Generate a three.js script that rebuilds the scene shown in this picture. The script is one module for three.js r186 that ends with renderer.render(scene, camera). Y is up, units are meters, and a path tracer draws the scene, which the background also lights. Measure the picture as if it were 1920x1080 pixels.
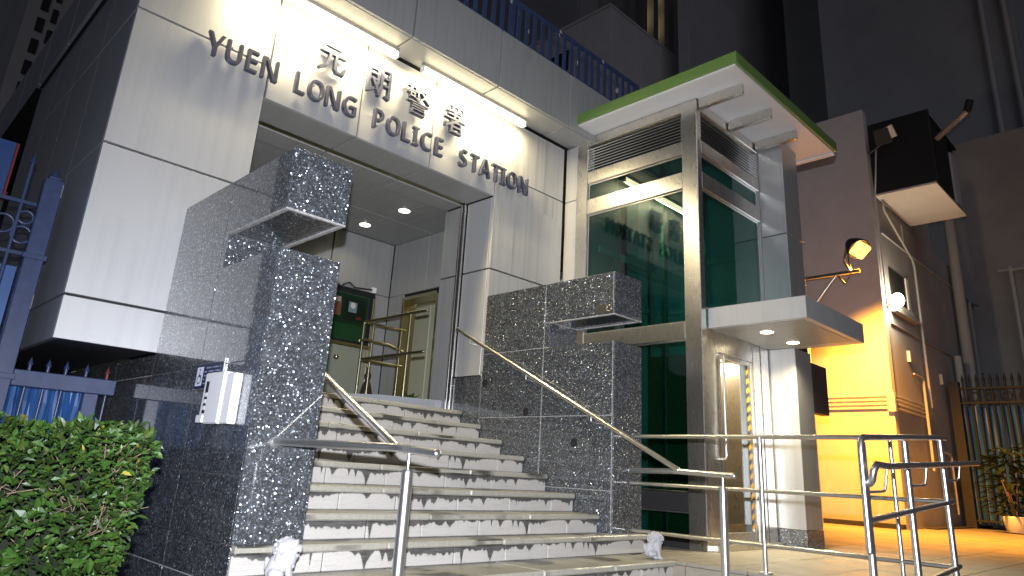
import * as THREE from 'three';
import { TextGeometry } from 'three/addons/geometries/TextGeometry.js';
import { FontLoader } from 'three/addons/loaders/FontLoader.js';
import { MarchingCubes } from 'three/addons/objects/MarchingCubes.js';
import { mergeGeometries } from 'three/addons/utils/BufferGeometryUtils.js';
import { RectAreaLightUniformsLib } from 'three/addons/lights/RectAreaLightUniformsLib.js';

// ---------------------------------------------------------------- camera, sky, light, exposure
const scene = new THREE.Scene();
const renderer = new THREE.WebGLRenderer({ antialias: true });
renderer.setSize(1024, 576);
renderer.toneMapping = THREE.LinearToneMapping;
renderer.toneMappingExposure = 1;
renderer.shadowMap.enabled = true;
RectAreaLightUniformsLib.init();

const camera = new THREE.PerspectiveCamera(45.087, 16 / 9, 0.05, 400);
const camRight = new THREE.Vector3(0.70225, 0.05556, 0.70975), camUp = new THREE.Vector3(-0.25143, 0.95206, 0.17425), camBack = new THREE.Vector3(-0.66605, -0.30082, 0.68256);
camera.position.set(0, 0.603, 5.667);
camera.quaternion.setFromRotationMatrix(new THREE.Matrix4().makeBasis(camRight, camUp, camBack));
camera.setViewOffset(1920, 1080, -2.1, 61.7, 1920, 1080);   // the photograph is an off-centre crop
camera.updateProjectionMatrix();
scene.add(camera);

{ // night sky over a lit town
  const w = 64, h = 32, d = new Float32Array(w * h * 4);
  for (let j = 0; j < h; j++) for (let i = 0; i < w; i++) {
    const up = j / h, k = (j * w + i) * 4, f = 1 - 0.25 * Math.max(0, (up - 0.5) * 2);
    d[k] = 0.021 * f; d[k + 1] = 0.023 * f; d[k + 2] = 0.029 * f; d[k + 3] = 1;
  }
  const t = new THREE.DataTexture(d, w, h, THREE.RGBAFormat, THREE.FloatType);
  t.mapping = THREE.EquirectangularReflectionMapping; t.magFilter = THREE.LinearFilter; t.needsUpdate = true;
  scene.background = t; scene.environment = t;
}
const moon = new THREE.DirectionalLight(0xe4e4f4, 0.19);       // faint glow of the town behind the photographer
moon.position.set(-22, 26, 40); moon.target.position.set(6, 2, 0); moon.castShadow = true; moon.shadow.radius = 60;
Object.assign(moon.shadow.camera, { left: -40, right: 40, top: 40, bottom: -40, far: 160 });
scene.add(moon, moon.target);

const flash = new THREE.SpotLight(0xeef2ff, 192, 0, 0.93, 1, 2);  // the photographer's flash, a hand above the lens
flash.name = 'camera_flash'; flash.position.copy(camera.position).addScaledVector(camUp, 0.23);
flash.target.position.copy(camera.position).addScaledVector(camBack, -5).addScaledVector(camRight, -0.25).addScaledVector(camUp, -0.85); flash.castShadow = true; flash.shadow.radius = 1.2;
scene.add(flash, flash.target);

// ---------------------------------------------------------------- helpers
let seed = 20240611;
const rnd = () => { seed = (seed * 1664525 + 1013904223) >>> 0; return seed / 4294967296; };
const rr = (a, b) => a + (b - a) * rnd();
const C = (r, g, b) => new THREE.Color().setRGB(r, g, b);
const taken = {};
const numbered = n => { const k = taken[n] = (taken[n] ?? -1) + 1; return k ? n + '_' + String(k).padStart(3, '0') : n; };
function thing(name, label, category, base = [0, 0, 0], group, kind) {
  const o = new THREE.Group(); o.name = numbered(name); o.position.set(...base);
  o.userData = { label, category }; if (group) o.userData.group = group; if (kind) o.userData.kind = kind;
  scene.add(o); return o;
}
function part(parent, name, geo, mat, label) {        // geometry is given in world metres and moved into its thing
  const p = new THREE.Vector3(); for (let o = parent; o && o !== scene; o = o.parent) p.add(o.position);
  geo.translate(-p.x, -p.y, -p.z);
  const m = new THREE.Mesh(geo, mat); m.name = name; m.castShadow = m.receiveShadow = true;
  if (label) m.userData.label = label;
  parent.add(m); return m;
}
function structure(name, geo, mat) { const m = new THREE.Mesh(geo, mat); m.name = name; m.castShadow = m.receiveShadow = true; m.userData.kind = 'structure'; scene.add(m); return m; }
function finish(pos, uv) {
  const g = new THREE.BufferGeometry();
  g.setAttribute('position', new THREE.Float32BufferAttribute(pos, 3));
  g.computeVertexNormals(); planar(g); return g;
}
function planar(g0, ou = 0, ov = 0) {                 // uv in metres from the side a face looks to
  const g = g0.index ? g0.toNonIndexed() : g0, p = g.attributes.position, uv = new Float32Array(p.count * 2), a = new THREE.Vector3(), b = new THREE.Vector3(), c = new THREE.Vector3(), n = new THREE.Vector3();
  for (let i = 0; i < p.count; i += 3) {
    a.fromBufferAttribute(p, i); b.fromBufferAttribute(p, i + 1); c.fromBufferAttribute(p, i + 2);
    n.copy(b).sub(a).cross(c.clone().sub(a)); const x = Math.abs(n.x), y = Math.abs(n.y), z = Math.abs(n.z);
    for (let k = 0; k < 3; k++) {
      const X = p.getX(i + k), Y = p.getY(i + k), Z = p.getZ(i + k);
      const [u, v] = x >= y && x >= z ? [Z, Y] : y >= z ? [X, Z] : [X, Y];
      uv[(i + k) * 2] = u + ou; uv[(i + k) * 2 + 1] = v + ov;
    }
  }
  g.setAttribute('uv', new THREE.BufferAttribute(uv, 2)); return g;
}
function box(x0, x1, y0, y1, z0, z1, c = 0.003) {     // a block with chamfered edges
  const S = [[x0, x1], [y0, y1], [z0, z1]], pos = [];
  c = Math.min(c, (x1 - x0) / 3, (y1 - y0) / 3, (z1 - z0) / 3);
  const V = (s, inset) => s.map((k, a) => S[a][k] + (inset === a ? 0 : (k ? -c : c)));   // corner s on the face across axis `inset`
  const tri = (p, q, r) => { const m = [0, 1, 2].map(a => (p[a] + q[a] + r[a]) / 3 - (S[a][0] + S[a][1]) / 2), u = q.map((v, a) => v - p[a]), w = r.map((v, a) => v - p[a]);
    const n = [u[1] * w[2] - u[2] * w[1], u[2] * w[0] - u[0] * w[2], u[0] * w[1] - u[1] * w[0]];
    if (n[0] * m[0] + n[1] * m[1] + n[2] * m[2] < 0) pos.push(...p, ...r, ...q); else pos.push(...p, ...q, ...r); };
  const quad = (a, b, d, e) => { tri(a, b, d); tri(a, d, e); };
  for (let a = 0; a < 3; a++) for (let k = 0; k < 2; k++) {
    const b = (a + 1) % 3, d = (a + 2) % 3, s = (i, j) => { const t = [0, 0, 0]; t[a] = k; t[b] = i; t[d] = j; return V(t, a); };
    quad(s(0, 0), s(1, 0), s(1, 1), s(0, 1));
  }
  if (c > 0) {
    for (let a = 0; a < 3; a++) for (let i = 0; i < 2; i++) for (let j = 0; j < 2; j++) {   // edges along axis a
      const b = (a + 1) % 3, d = (a + 2) % 3, s = k => { const t = [0, 0, 0]; t[a] = k; t[b] = i; t[d] = j; return t; };
      quad(V(s(0), b), V(s(1), b), V(s(1), d), V(s(0), d));
    }
    for (let i = 0; i < 8; i++) { const s = [i & 1, (i >> 1) & 1, i >> 2]; tri(V(s, 0), V(s, 1), V(s, 2)); }
  }
  return finish(pos);
}
const V3 = (x, y, z) => new THREE.Vector3(x, y, z);
function bar(pts, r, seg = 10, closed = false) {      // a round tube through points, with soft bends
  const path = new THREE.CurvePath(), v = pts.map(p => V3(...p));
  if (v.length === 2) { const g = new THREE.CylinderGeometry(r, r, v[0].distanceTo(v[1]), seg); const d = v[1].clone().sub(v[0]).normalize();
    g.applyQuaternion(new THREE.Quaternion().setFromUnitVectors(V3(0, 1, 0), d)); const m = v[0].clone().add(v[1]).multiplyScalar(0.5); g.translate(m.x, m.y, m.z); return g.toNonIndexed(); }
  let prev = v[0];
  for (let i = 1; i < v.length - 1; i++) {
    const bend = Math.min(r * 2.5, v[i].distanceTo(v[i - 1]) * 0.45, v[i].distanceTo(v[i + 1]) * 0.45), a = v[i].clone().add(v[i - 1].clone().sub(v[i]).setLength(bend)), b = v[i].clone().add(v[i + 1].clone().sub(v[i]).setLength(bend));
    path.add(new THREE.LineCurve3(prev, a)); path.add(new THREE.QuadraticBezierCurve3(a, v[i], b)); prev = b;
  }
  path.add(new THREE.LineCurve3(prev, v[v.length - 1]));
  const g = new THREE.TubeGeometry(path, Math.max(14, v.length * 9), r, seg, closed).toNonIndexed();
  return merge([g, ...[v[0], v[v.length - 1]].map(p => new THREE.SphereGeometry(r * 0.995, seg, 6).translate(p.x, p.y, p.z).toNonIndexed())]);
}
function merge(list) { list = list.map(g => { g = g.index ? g.toNonIndexed() : g; for (const k of Object.keys(g.attributes)) if (!['position', 'normal', 'uv'].includes(k)) g.deleteAttribute(k); return g; }); return list.length > 1 ? mergeGeometries(list) : list[0]; }
const ball = (x, y, z, r, sx = 1, sy = 1, sz = 1) => new THREE.SphereGeometry(r, 16, 12).scale(sx, sy, sz).translate(x, y, z).toNonIndexed();
function light(l, p, to) { l.position.set(...p); l.castShadow = true; if (l.target) { l.target.position.set(...to); scene.add(l.target); } else if (to) l.lookAt(...to); scene.add(l); return l; }

// ---------------------------------------------------------------- procedural textures
function noiseGrid(n, s) { let q = s; const r = () => { q = (q * 1664525 + 1013904223) >>> 0; return q / 4294967296; }; const a = new Float32Array(n * n); for (let i = 0; i < n * n; i++) a[i] = r(); return a; }
function vnoise(n, s) { const a = noiseGrid(n, s); return (u, v) => { u = (u - Math.floor(u)) * n; v = (v - Math.floor(v)) * n; const i = Math.floor(u) % n, j = Math.floor(v) % n, fu = u - Math.floor(u), fv = v - Math.floor(v), i1 = (i + 1) % n, j1 = (j + 1) % n, w = fu * fu * (3 - 2 * fu), z = fv * fv * (3 - 2 * fv); return (a[j * n + i] * (1 - w) + a[j * n + i1] * w) * (1 - z) + (a[j1 * n + i] * (1 - w) + a[j1 * n + i1] * w) * z; }; }
function fbm(base, oct, s) { const f = []; for (let k = 0; k < oct; k++) f.push(vnoise(base << k, s + k * 77)); return (u, v) => { let t = 0, a = 0.5, w = 0; for (const g of f) { t += a * g(u, v); w += a; a *= 0.5; } return t / w; }; }
const toS = x => { x = Math.min(1, Math.max(0, x)); return 255 * (x <= 0.0031308 ? 12.92 * x : 1.055 * Math.pow(x, 1 / 2.4) - 0.055); };
function tex(w, h, metresU, metresV, fn, srgb = true) {   // fn(u, v) -> linear [r, g, b]
  const d = new Uint8Array(w * h * 4);
  for (let j = 0; j < h; j++) for (let i = 0; i < w; i++) { const c = fn((i + 0.5) / w, (j + 0.5) / h), k = (j * w + i) * 4; for (let m = 0; m < 3; m++) d[k + m] = srgb ? toS(c[m]) : 255 * Math.min(1, Math.max(0, c[m])); d[k + 3] = 255; }
  const t = new THREE.DataTexture(d, w, h); t.wrapS = t.wrapT = THREE.RepeatWrapping; t.magFilter = THREE.LinearFilter; t.minFilter = THREE.LinearMipmapLinearFilter; t.generateMipmaps = true;
  if (srgb) t.colorSpace = THREE.SRGBColorSpace; t.repeat.set(1 / metresU, 1 / metresV); t.needsUpdate = true; return t;
}
function canvasTex(w, h, draw) { const c = document.createElement('canvas'); c.width = w; c.height = h; draw(c.getContext('2d'), w, h); const t = new THREE.CanvasTexture(c); t.colorSpace = THREE.SRGBColorSpace; return t; }
const std = o => new THREE.MeshStandardMaterial(o), phys = o => new THREE.MeshPhysicalMaterial(o);
const gray = g => [g, g, g];

const M = {};
{ // dark polished granite: a near black ground with blue grey crystals, each a small mirror tilted its own way
  const n1 = fbm(24, 4, 11), n2 = fbm(6, 3, 5), n = 1024, L = 1.25, px = new Float32Array(n * n * 3), nm = new Float32Array(n * n * 2), me = new Float32Array(n * n), ro = new Float32Array(n * n);
  for (let j = 0; j < n; j++) for (let i = 0; i < n; i++) { const u = i / n, v = j / n, a = n1(u, v), b = n2(u, v), g = 0.02 + 0.035 * a * a * a * 2 + 0.014 * b, k = j * n + i; px[k * 3] = g; px[k * 3 + 1] = g * 1.03; px[k * 3 + 2] = g * 1.09; ro[k] = 0.4 + 0.1 * a; }
  const flake = (cnt, r0, r1, b0, b1, metal, tilt) => { for (let q = 0; q < cnt; q++) {
    const cx = rnd() * n, cy = rnd() * n, ra = rr(r0, r1), rb = ra * rr(0.45, 0.95), an = rnd() * 6.28, br = rr(b0, b1), blue = rr(1.0, 1.35), R = Math.ceil(ra) + 1, ca = Math.cos(an), sa = Math.sin(an), tx = (rnd() + rnd() - 1) * tilt, ty = (rnd() + rnd() - 1) * tilt;
    for (let y = -R; y <= R; y++) for (let x = -R; x <= R; x++) { const p = (x * ca + y * sa) / ra, s = (-x * sa + y * ca) / rb; if (Math.abs(p) + Math.abs(s) * 0.9 < 1) { const k = ((Math.floor(cy + y) + n) % n) * n + (Math.floor(cx + x) + n) % n; px[k * 3] = br; px[k * 3 + 1] = br * (1 + (blue - 1) * 0.5); px[k * 3 + 2] = br * blue; me[k] = metal; nm[k * 2] = tx; nm[k * 2 + 1] = ty; ro[k] = metal ? 0.34 : 0.45; } }
  } };
  flake(14000, 2.5, 7, 0.018, 0.09, 0, 0); flake(7000, 2.5, 6.8, 0.13, 0.5, 0.8, 0.85); flake(420, 2.5, 5, 0.4, 0.75, 0.4, 0.7);
  const at = (a, w, u, v, m) => a[(Math.floor(v * n) * n + Math.floor(u * n)) * w + m];
  M.granite = phys({ map: tex(n, n, L, L, (u, v) => [0, 1, 2].map(m => at(px, 3, u, v, m))), roughness: 1, metalness: 1, ior: 1.5, clearcoat: 1, clearcoatRoughness: 0.05,
    normalMap: tex(n, n, L, L, (u, v) => { const x = at(nm, 2, u, v, 0), y = at(nm, 2, u, v, 1), l = Math.hypot(x, y, 1); return [x / l * 0.5 + 0.5, y / l * 0.5 + 0.5, 0.5 + 0.5 / l]; }, false) });
  M.granite.roughnessMap = M.granite.metalnessMap = tex(n, n, L, L, (u, v) => [0, at(ro, 1, u, v, 0), at(me, 1, u, v, 0)], false);
  M.graniteEdge = std({ color: C(0.09, 0.09, 0.095), roughness: 0.5 });
  M.grout = std({ color: C(0.32, 0.31, 0.3), roughness: 0.9 });
  M.rawEdge = std({ map: tex(256, 256, 0.4, 0.4, (u, v) => { const k = 0.5 + 0.9 * n1(u, v); return [0.3 * k, 0.29 * k, 0.28 * k]; }), roughness: 0.7 });
}
{ // pale metal cladding panels, faintly streaked by rain
  const st = fbm(48, 3, 31), lo = fbm(3, 4, 90), fine = fbm(64, 2, 8);
  const f = (base, amt) => (u, v) => { const s = st(u, v * 0.03), s2 = st(u * 2.3, v * 0.05 + 0.3), l = lo(u, v), k = 1 - amt * Math.max(0, s - 0.5) * 1.6 - amt * 0.5 * Math.max(0, s2 - 0.55) - amt * 0.5 * (l - 0.5) + 0.015 * (fine(u, v) - 0.5); return [base[0] * k, base[1] * k * (0.995), base[2] * k * 0.985]; };
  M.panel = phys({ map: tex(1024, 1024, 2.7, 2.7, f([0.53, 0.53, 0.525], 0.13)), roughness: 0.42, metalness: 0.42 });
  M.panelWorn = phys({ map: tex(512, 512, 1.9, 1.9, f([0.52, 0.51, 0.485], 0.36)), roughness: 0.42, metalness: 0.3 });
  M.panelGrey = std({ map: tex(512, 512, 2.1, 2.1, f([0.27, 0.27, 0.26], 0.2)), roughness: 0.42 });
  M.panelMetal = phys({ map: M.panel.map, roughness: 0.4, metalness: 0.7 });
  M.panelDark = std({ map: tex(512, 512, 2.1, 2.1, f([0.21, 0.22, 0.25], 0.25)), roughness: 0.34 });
}
const speck = fbm(96, 2, 3), blot = fbm(5, 4, 17), mid = fbm(18, 3, 23);
{ // stair stone: pale granite risers blackened by mould that runs down from under the nosing
  const W = 6.0, cells = 40, band = fbm(14, 3, 71), ragged = fbm(300, 2, 67), runs = [];
  for (let c = 0; c < cells; c++) for (let k = 0; k < 3; k++) runs.push([c, (c + rnd()) / cells, rr(0.08, 0.6) / cells, Math.pow(rnd(), 3) * 0.95]);
  const reachAt = u => { const c = Math.floor(u * cells); let r = 0.05 + 0.5 * Math.max(0, band(u, 0.5) - 0.4) * 2; for (const q of runs) if (Math.abs(q[0] - c) <= 1) r = Math.max(r, q[3] * Math.pow(Math.max(0, 1 - Math.abs(u - q[1]) / q[2]), 1.5)); return r * (0.6 + 0.8 * ragged(u, 0.3)); };
  const reach = new Float32Array(2048); for (let i = 0; i < 2048; i++) reach[i] = reachAt((i + 0.5) / 2048);
  M.riser = std({ map: tex(2048, 128, W, 1, (u, v) => {
    const s = 0.84 + 0.32 * speck(u * 9, v), d = 1 - v, r = reach[Math.floor(u * 2048)], m = Math.min(1, Math.max(0, (r - d) / 0.06)) * (0.72 + 0.28 * mid(u * 4, v)), grime = Math.max(0, r * 1.8 - d) * 0.35 * mid(u * 5, v) + 0.3 * Math.max(0, mid(u * 3, v * 0.4) - 0.5), foot = v < 0.06 ? 0.6 * mid(u * 6, 0.1) : 0;
    const k = (1 - grime) * (1 - 0.95 * m) * (1 - foot); return [0.44 * s * k, 0.415 * s * k, 0.37 * s * k]; }), roughness: 0.75 });
  M.tread = std({ map: tex(1024, 512, 2.4, 1.2, (u, v) => { const s = 0.8 + 0.4 * speck(u * 3, v * 1.5), b = blot(u, v), k = b > 0.55 ? 1 - Math.min(0.8, (b - 0.55) * 7) : 1; return [0.32 * s * k, 0.305 * s * k, 0.25 * s * k]; }), roughnessMap: tex(256, 256, 1.7, 1.7, (u, v) => gray(0.22 + 0.4 * blot(u, v)), false), roughness: 1 });
  M.mass = std({ color: C(0.03, 0.03, 0.028), roughness: 0.9 });
}
{
  const plaster = (c, a) => (u, v) => { const k = 1 - a * (blot(u, v) - 0.5) - 0.12 * (mid(u, v) - 0.5) - 0.05 * (speck(u, v) - 0.5); return c.map(x => x * k); };
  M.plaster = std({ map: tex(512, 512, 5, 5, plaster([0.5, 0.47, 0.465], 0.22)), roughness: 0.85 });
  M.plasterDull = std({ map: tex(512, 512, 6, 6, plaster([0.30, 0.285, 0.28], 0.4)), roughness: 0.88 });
  M.tower = std({ map: tex(512, 512, 14, 14, plaster([0.36, 0.36, 0.365], 0.3)), roughness: 0.9 });
  M.towerDim = std({ map: tex(256, 256, 11, 11, plaster([0.27, 0.27, 0.275], 0.3)), roughness: 0.9 });
  M.paver = std({ map: tex(512, 512, 1.4, 1.4, (u, v) => { const k = 0.75 + 0.5 * (0.5 * mid(u, v) + 0.5 * speck(u, v)) - 0.25 * Math.max(0, blot(u, v) - 0.5); return [0.27 * k, 0.24 * k, 0.19 * k]; }), roughnessMap: tex(256, 256, 2.1, 2.1, (u, v) => gray(0.28 + 0.5 * blot(u, v)), false), roughness: 1 });
  M.asphalt = std({ map: tex(256, 256, 1.1, 1.1, (u, v) => gray(0.04 + 0.04 * speck(u, v))), roughness: 0.7 });
  const br = vnoise(128, 41);
  M.steel = phys({ color: C(0.68, 0.65, 0.6), metalness: 0.96, roughness: 1, roughnessMap: tex(256, 256, 0.5, 0.5, (u, v) => gray(0.27 + 0.02 * br(u * 2, v * 0.05)), false) });
  M.tube = std({ color: C(0.74, 0.73, 0.71), metalness: 0.97, roughness: 0.3 });
  M.tubeWarm = std({ color: C(0.74, 0.71, 0.64), metalness: 0.97, roughness: 0.29 });
  M.darkSteel = std({ color: C(0.03, 0.03, 0.032), metalness: 0.2, roughness: 0.45 });
}
M.black = std({ color: C(0.008, 0.008, 0.009), roughness: 0.7 });
M.letter = std({ color: C(0.05, 0.055, 0.088), roughness: 0.38, metalness: 0.2 });
M.glass = phys({ color: C(0.28, 0.55, 0.51), roughness: 0.01, transmission: 1, thickness: 0, ior: 1.6 });
M.clearGlass = phys({ color: C(0.86, 0.9, 0.88), roughness: 0.01, transmission: 1, thickness: 0, ior: 1.52 });
M.greenPaint = std({ color: C(0.14, 0.23, 0.06), roughness: 0.35 });
M.whitePaint = std({ color: C(0.66, 0.65, 0.63), roughness: 0.5 });
M.bluePaint = std({ map: tex(256, 256, 0.9, 0.9, (u, v) => { const k = 0.8 + 0.4 * mid(u, v), chip = blot(u, v) > 0.72 ? 1 : 0; return chip ? [0.4, 0.4, 0.38] : [0.036 * k, 0.052 * k, 0.115 * k]; }), roughness: 0.33 });
M.tarp = std({ map: tex(256, 256, 1.3, 1.3, (u, v) => { const k = 0.7 + 0.6 * mid(u, v * 0.3); return [0.02 * k, 0.08 * k, 0.24 * k]; }), roughness: 0.45, side: THREE.DoubleSide });
M.brass = std({ color: C(0.46, 0.42, 0.28), metalness: 1, roughness: 0.3 });
M.plastic = std({ color: C(0.72, 0.72, 0.72), roughness: 0.35 });
M.stoneWhite = std({ map: tex(256, 256, 0.25, 0.25, (u, v) => { const k = 0.95 + 0.12 * (mid(u, v) - 0.5); return [0.4 * k, 0.395 * k, 0.4 * k]; }), roughness: 0.6 });

// ---------------------------------------------------------------- levels taken from the photograph
const GROUND = -0.775, RISE = 0.155;
const nose = [-0.267, 0.053, 0.392, 0.722, 1.035, 1.382, 1.661, 1.842, 2.289, 2.61, 2.93, 3.25, 3.57], noseY = i => 1.24 - RISE * i;
const XW = 1.80, XWI = 2.223, XR = 5.157, XRO = 5.593, ZF = 1.798, ZN = 0.979, P1 = 1.847, P2 = 2.103, P3 = 2.517;   // wing walls
const XC = 1.11, XO = 2.255, XE = 6.395, YB = 1.325, YH = 3.745, YS = 4.83;                                            // facade

// ---------------------------------------------------------------- ground
structure('ground', planar(new THREE.PlaneGeometry(300, 300).rotateX(-Math.PI / 2).translate(30, GROUND, -20)), M.asphalt);
{
  const g = structure('pavement', box(5.37, 60, GROUND - 0.1, -0.03, -40, 4.5, 0), M.mass); // landing in front of the lift
  const put = (x0, x1, z0, z1) => { const m = new THREE.Mesh(planar(box(x0, x1, -0.029, rr(-0.002, 0), z0, z1, 0.003), rr(0, 3), rr(0, 3)), M.paver); m.name = 'paver'; m.receiveShadow = m.castShadow = true; g.add(m); };
  for (let i = 0; i < 24; i++) for (let j = 0; j < 9; j++) { const x = 5.57 + i * 0.6, z = -0.9 + j * 0.6; if (x < 13.6 || z > -1) put(x + 0.004, x + 0.596, z + 0.004, z + 0.596); }
  for (let j = 0; j < 5; j++) put(5.37, 5.562, 1.85 + j * 0.53 + 0.003, 1.85 + (j + 1) * 0.53 - 0.003);                 // kerb stones along the edge
  for (let j = 0; j < 5; j++) { const m = new THREE.Mesh(planar(box(5.352, 5.369, GROUND, -0.03, 1.85 + j * 0.53 + 0.004, 1.85 + (j + 1) * 0.53 - 0.004, 0.003), rr(0, 3), 0), M.paver); m.name = 'kerb_stone'; g.add(m); }
  const far = new THREE.Mesh(planar(box(5.56, 60, -0.029, -0.003, -40, -0.92, 0)), M.paver); far.name = 'far_paving'; far.userData.kind = 'stuff'; g.add(far);
  const far2 = new THREE.Mesh(planar(box(20.0, 60, -0.029, -0.003, -0.9, 4.5, 0)), M.paver); far2.name = 'far_paving'; far2.userData.kind = 'stuff'; g.add(far2);
  const r = new THREE.Shape([[-4, GROUND + 0.001], [5.36, GROUND + 0.001], [5.36, -0.002], [-4, -0.7]].map(p => new THREE.Vector2(...p)));
  structure('ramp', planar(new THREE.ExtrudeGeometry(r, { depth: 1.1, bevelEnabled: false }).translate(0, 0, 4.22)), M.paver);
}

// ---------------------------------------------------------------- police station: cladding over a dark core
const station = thing('police_station', 'pale panel clad police station with lit sign above its recessed entrance', 'building', [XC, 0, 0]);
{
  const p = (name, g, m, l) => part(station, name, g, m, l), G = 0.01, T = 0.035;
  const front = (x0, x1, y0, y1, m = M.panel) => p('cladding_panel', planar(box(x0 + G, x1 - G, y0 + G, y1 - G, -T, rr(-0.0012, 0.0012), 0.0012), rr(0, 2), rr(0, 2)), m);
  const rows = [YB, 1.65, 2.848, 4.06, YS];
  for (let i = 0; i < 4; i++) front(XC - G, XO, rows[i], rows[i + 1]);
  for (const [a, b] of [[XO, 3.24], [3.24, 4.166], [4.166, XR]]) front(a, b, YH - G, YS);
  for (const [a, b] of [[0.02, 1.65], [1.65, 2.848], [2.848, 4.06], [4.06, YS]]) front(XR, XE, a, b, M.panelWorn);
  // side facing the gate
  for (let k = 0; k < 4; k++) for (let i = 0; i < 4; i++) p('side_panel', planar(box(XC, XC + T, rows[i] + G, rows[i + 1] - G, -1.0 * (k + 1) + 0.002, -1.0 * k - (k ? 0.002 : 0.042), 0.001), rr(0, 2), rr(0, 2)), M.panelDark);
  // under the overhanging corner
  p('soffit_panel', box(XC + 0.002, XW, YB + 0.012, YB + 0.03, -4, -0.04), M.darkSteel);
  // reveals of the entrance
  const reveal = (z0, z1, y0, y1, m = M.panel) => p('reveal_panel', planar(box(XR + 0.001, XR + T, y0 + G, y1 - G, z0 + G, z1 - G), rr(0, 2), rr(0, 2)), m);
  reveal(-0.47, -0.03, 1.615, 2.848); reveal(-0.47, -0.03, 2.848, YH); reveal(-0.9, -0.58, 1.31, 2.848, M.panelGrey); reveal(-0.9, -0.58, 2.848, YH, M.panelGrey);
  p('skirting', box(XR - 0.004, XR + 0.03, 1.24, 1.31, -0.9, -0.585), M.black);
  p('plinth_slab', planar(box(XR + 0.001, XR + 0.04, 1.0, 1.61, -0.47, -0.004)), M.granite);
  p('left_reveal', planar(box(XO - T, XO - 0.001, 1.24, YH - G, -0.9, -0.04)), M.panel);
  for (const x of [XR - 0.03, XO + 0.002]) for (const z of [-0.565, -0.505]) p('shutter_guide', box(x, x + 0.026, 1.24, YH, z, z + 0.03, 0.003), M.steel);
  const hx = [XO, 3.24, 4.166, XR];
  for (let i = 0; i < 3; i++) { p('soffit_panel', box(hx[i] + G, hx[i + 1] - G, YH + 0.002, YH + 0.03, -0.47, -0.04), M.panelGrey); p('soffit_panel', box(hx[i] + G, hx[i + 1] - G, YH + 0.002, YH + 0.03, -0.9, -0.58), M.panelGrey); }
  p('shutter_slot', box(XO, XR, YH + 0.012, YH + 0.03, -0.575, -0.475), M.brass);
  // core
  const core = (...a) => p('wall_core', box(...a, 0), M.black);
  core(XC + 0.037, 1.55, YB + 0.035, 5.5, -4, -0.037); core(1.55, XO - 0.036, YB + 0.035, YS - 0.02, -0.9, -0.037); core(XO - 0.036, XR + 0.036, YH + 0.032, YS - 0.02, -0.9, -0.037);
  core(XR + 0.042, XE - 0.01, 0, YS - 0.02, -0.9, -0.037); core(1.55, 7.9, 4.02, YS - 0.02, -5, -0.901);
  // lobby
  const LX = 5.71, LZ = -2.75;
  p('lobby_floor', planar(box(1.86, 7.4, 1.0, 1.235, -5, nose[0] - 0.07, 0)), M.tread);
  for (let i = 0; i < 5; i++) for (let j = 0; j < 2; j++) p('ceiling_panel', box(1.56 + i * 0.84 + 0.004, Math.min(LX + 0.04, 1.56 + (i + 1) * 0.84 - 0.004), 3.80, 3.83, -0.905 - (j + 1) * 0.93 + 0.004, -0.905 - j * 0.93 - 0.004), M.panelGrey);
  core(1.55, 7.5, 3.84, 4.01, -5, -0.901);
  for (const [a, b] of [[1.88, 2.6], [2.6, 3.64], [3.64, 4.68], [4.68, LX]]) for (const [c, d] of b === LX ? [[2.99, 3.795]] : [[1.24, 2.99], [2.99, 3.795]]) p('lobby_wall_panel', planar(box(a + G, b - G, c + 0.004, d - 0.004, LZ - 0.03, LZ), rr(0, 2), 0), M.panelGrey);
  p('lobby_wall_panel', planar(box(5.48, LX - G, 1.24, 2.985, LZ - 0.03, LZ)), M.panelGrey);
  core(1.86, LX + 0.03, 1.0, 4.0, LZ - 0.25, LZ - 0.035);
  for (const [a, b] of [[LZ, -1.9], [-1.9, -0.91]]) p('lobby_wall_panel', planar(box(LX, LX + 0.03, 2.99, 3.795, a + G, b - G), rr(0, 2), 0), M.panelGrey);
  p('lobby_wall_panel', planar(box(LX, LX + 0.03, 1.24, 2.985, LZ + 0.005, -2.4)), M.panelGrey);
  core(LX + 0.032, LX + 0.2, 2.94, 3.83, LZ, -0.9); core(LX + 0.032, LX + 0.2, 1.2, 2.94, LZ, -2.4); p('lobby_wall_panel', planar(box(1.84, 1.87, YB + 0.04, 3.83, LZ, -0.9)), M.panelGrey);
  for (const z of [-2.4, -1.62]) p('door_frame', box(LX - 0.012, LX + 0.21, 1.24, 2.94, z, z + 0.05), M.brass);
  p('door_frame', box(LX - 0.012, LX + 0.21, 2.89, 2.94, -2.35, -0.95), M.brass);
  // the lit corridor behind the side doorway
  M.corridor = std({ color: C(0.5, 0.5, 0.38), roughness: 0.6 });
  p('corridor_wall', box(7.2, 7.3, 1.2, 3.3, -4.5, 0.1, 0), M.corridor); p('corridor_wall', box(5.92, 7.2, 1.2, 3.3, -4.5, -4.4, 0), M.corridor); p('corridor_wall', box(5.92, 7.2, 1.2, 3.3, -0.901, -0.85, 0), M.corridor); p('corridor_ceiling', box(5.92, 7.2, 3.3, 3.36, -4.5, -0.85, 0), M.corridor);
  for (let k = 0; k < 8; k++) p('wall_batten', box(7.185, 7.2, 1.24, 3.3, -4.1 + k * 0.42, -4.07 + k * 0.42), M.corridor);
  // door on the lobby's rear wall
  const door = p('lobby_door', planar(box(4.70, 5.42, 1.24, 2.16, LZ + 0.005, LZ + 0.04)), std({ color: C(0.24, 0.25, 0.19), roughness: 0.5 }));
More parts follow.
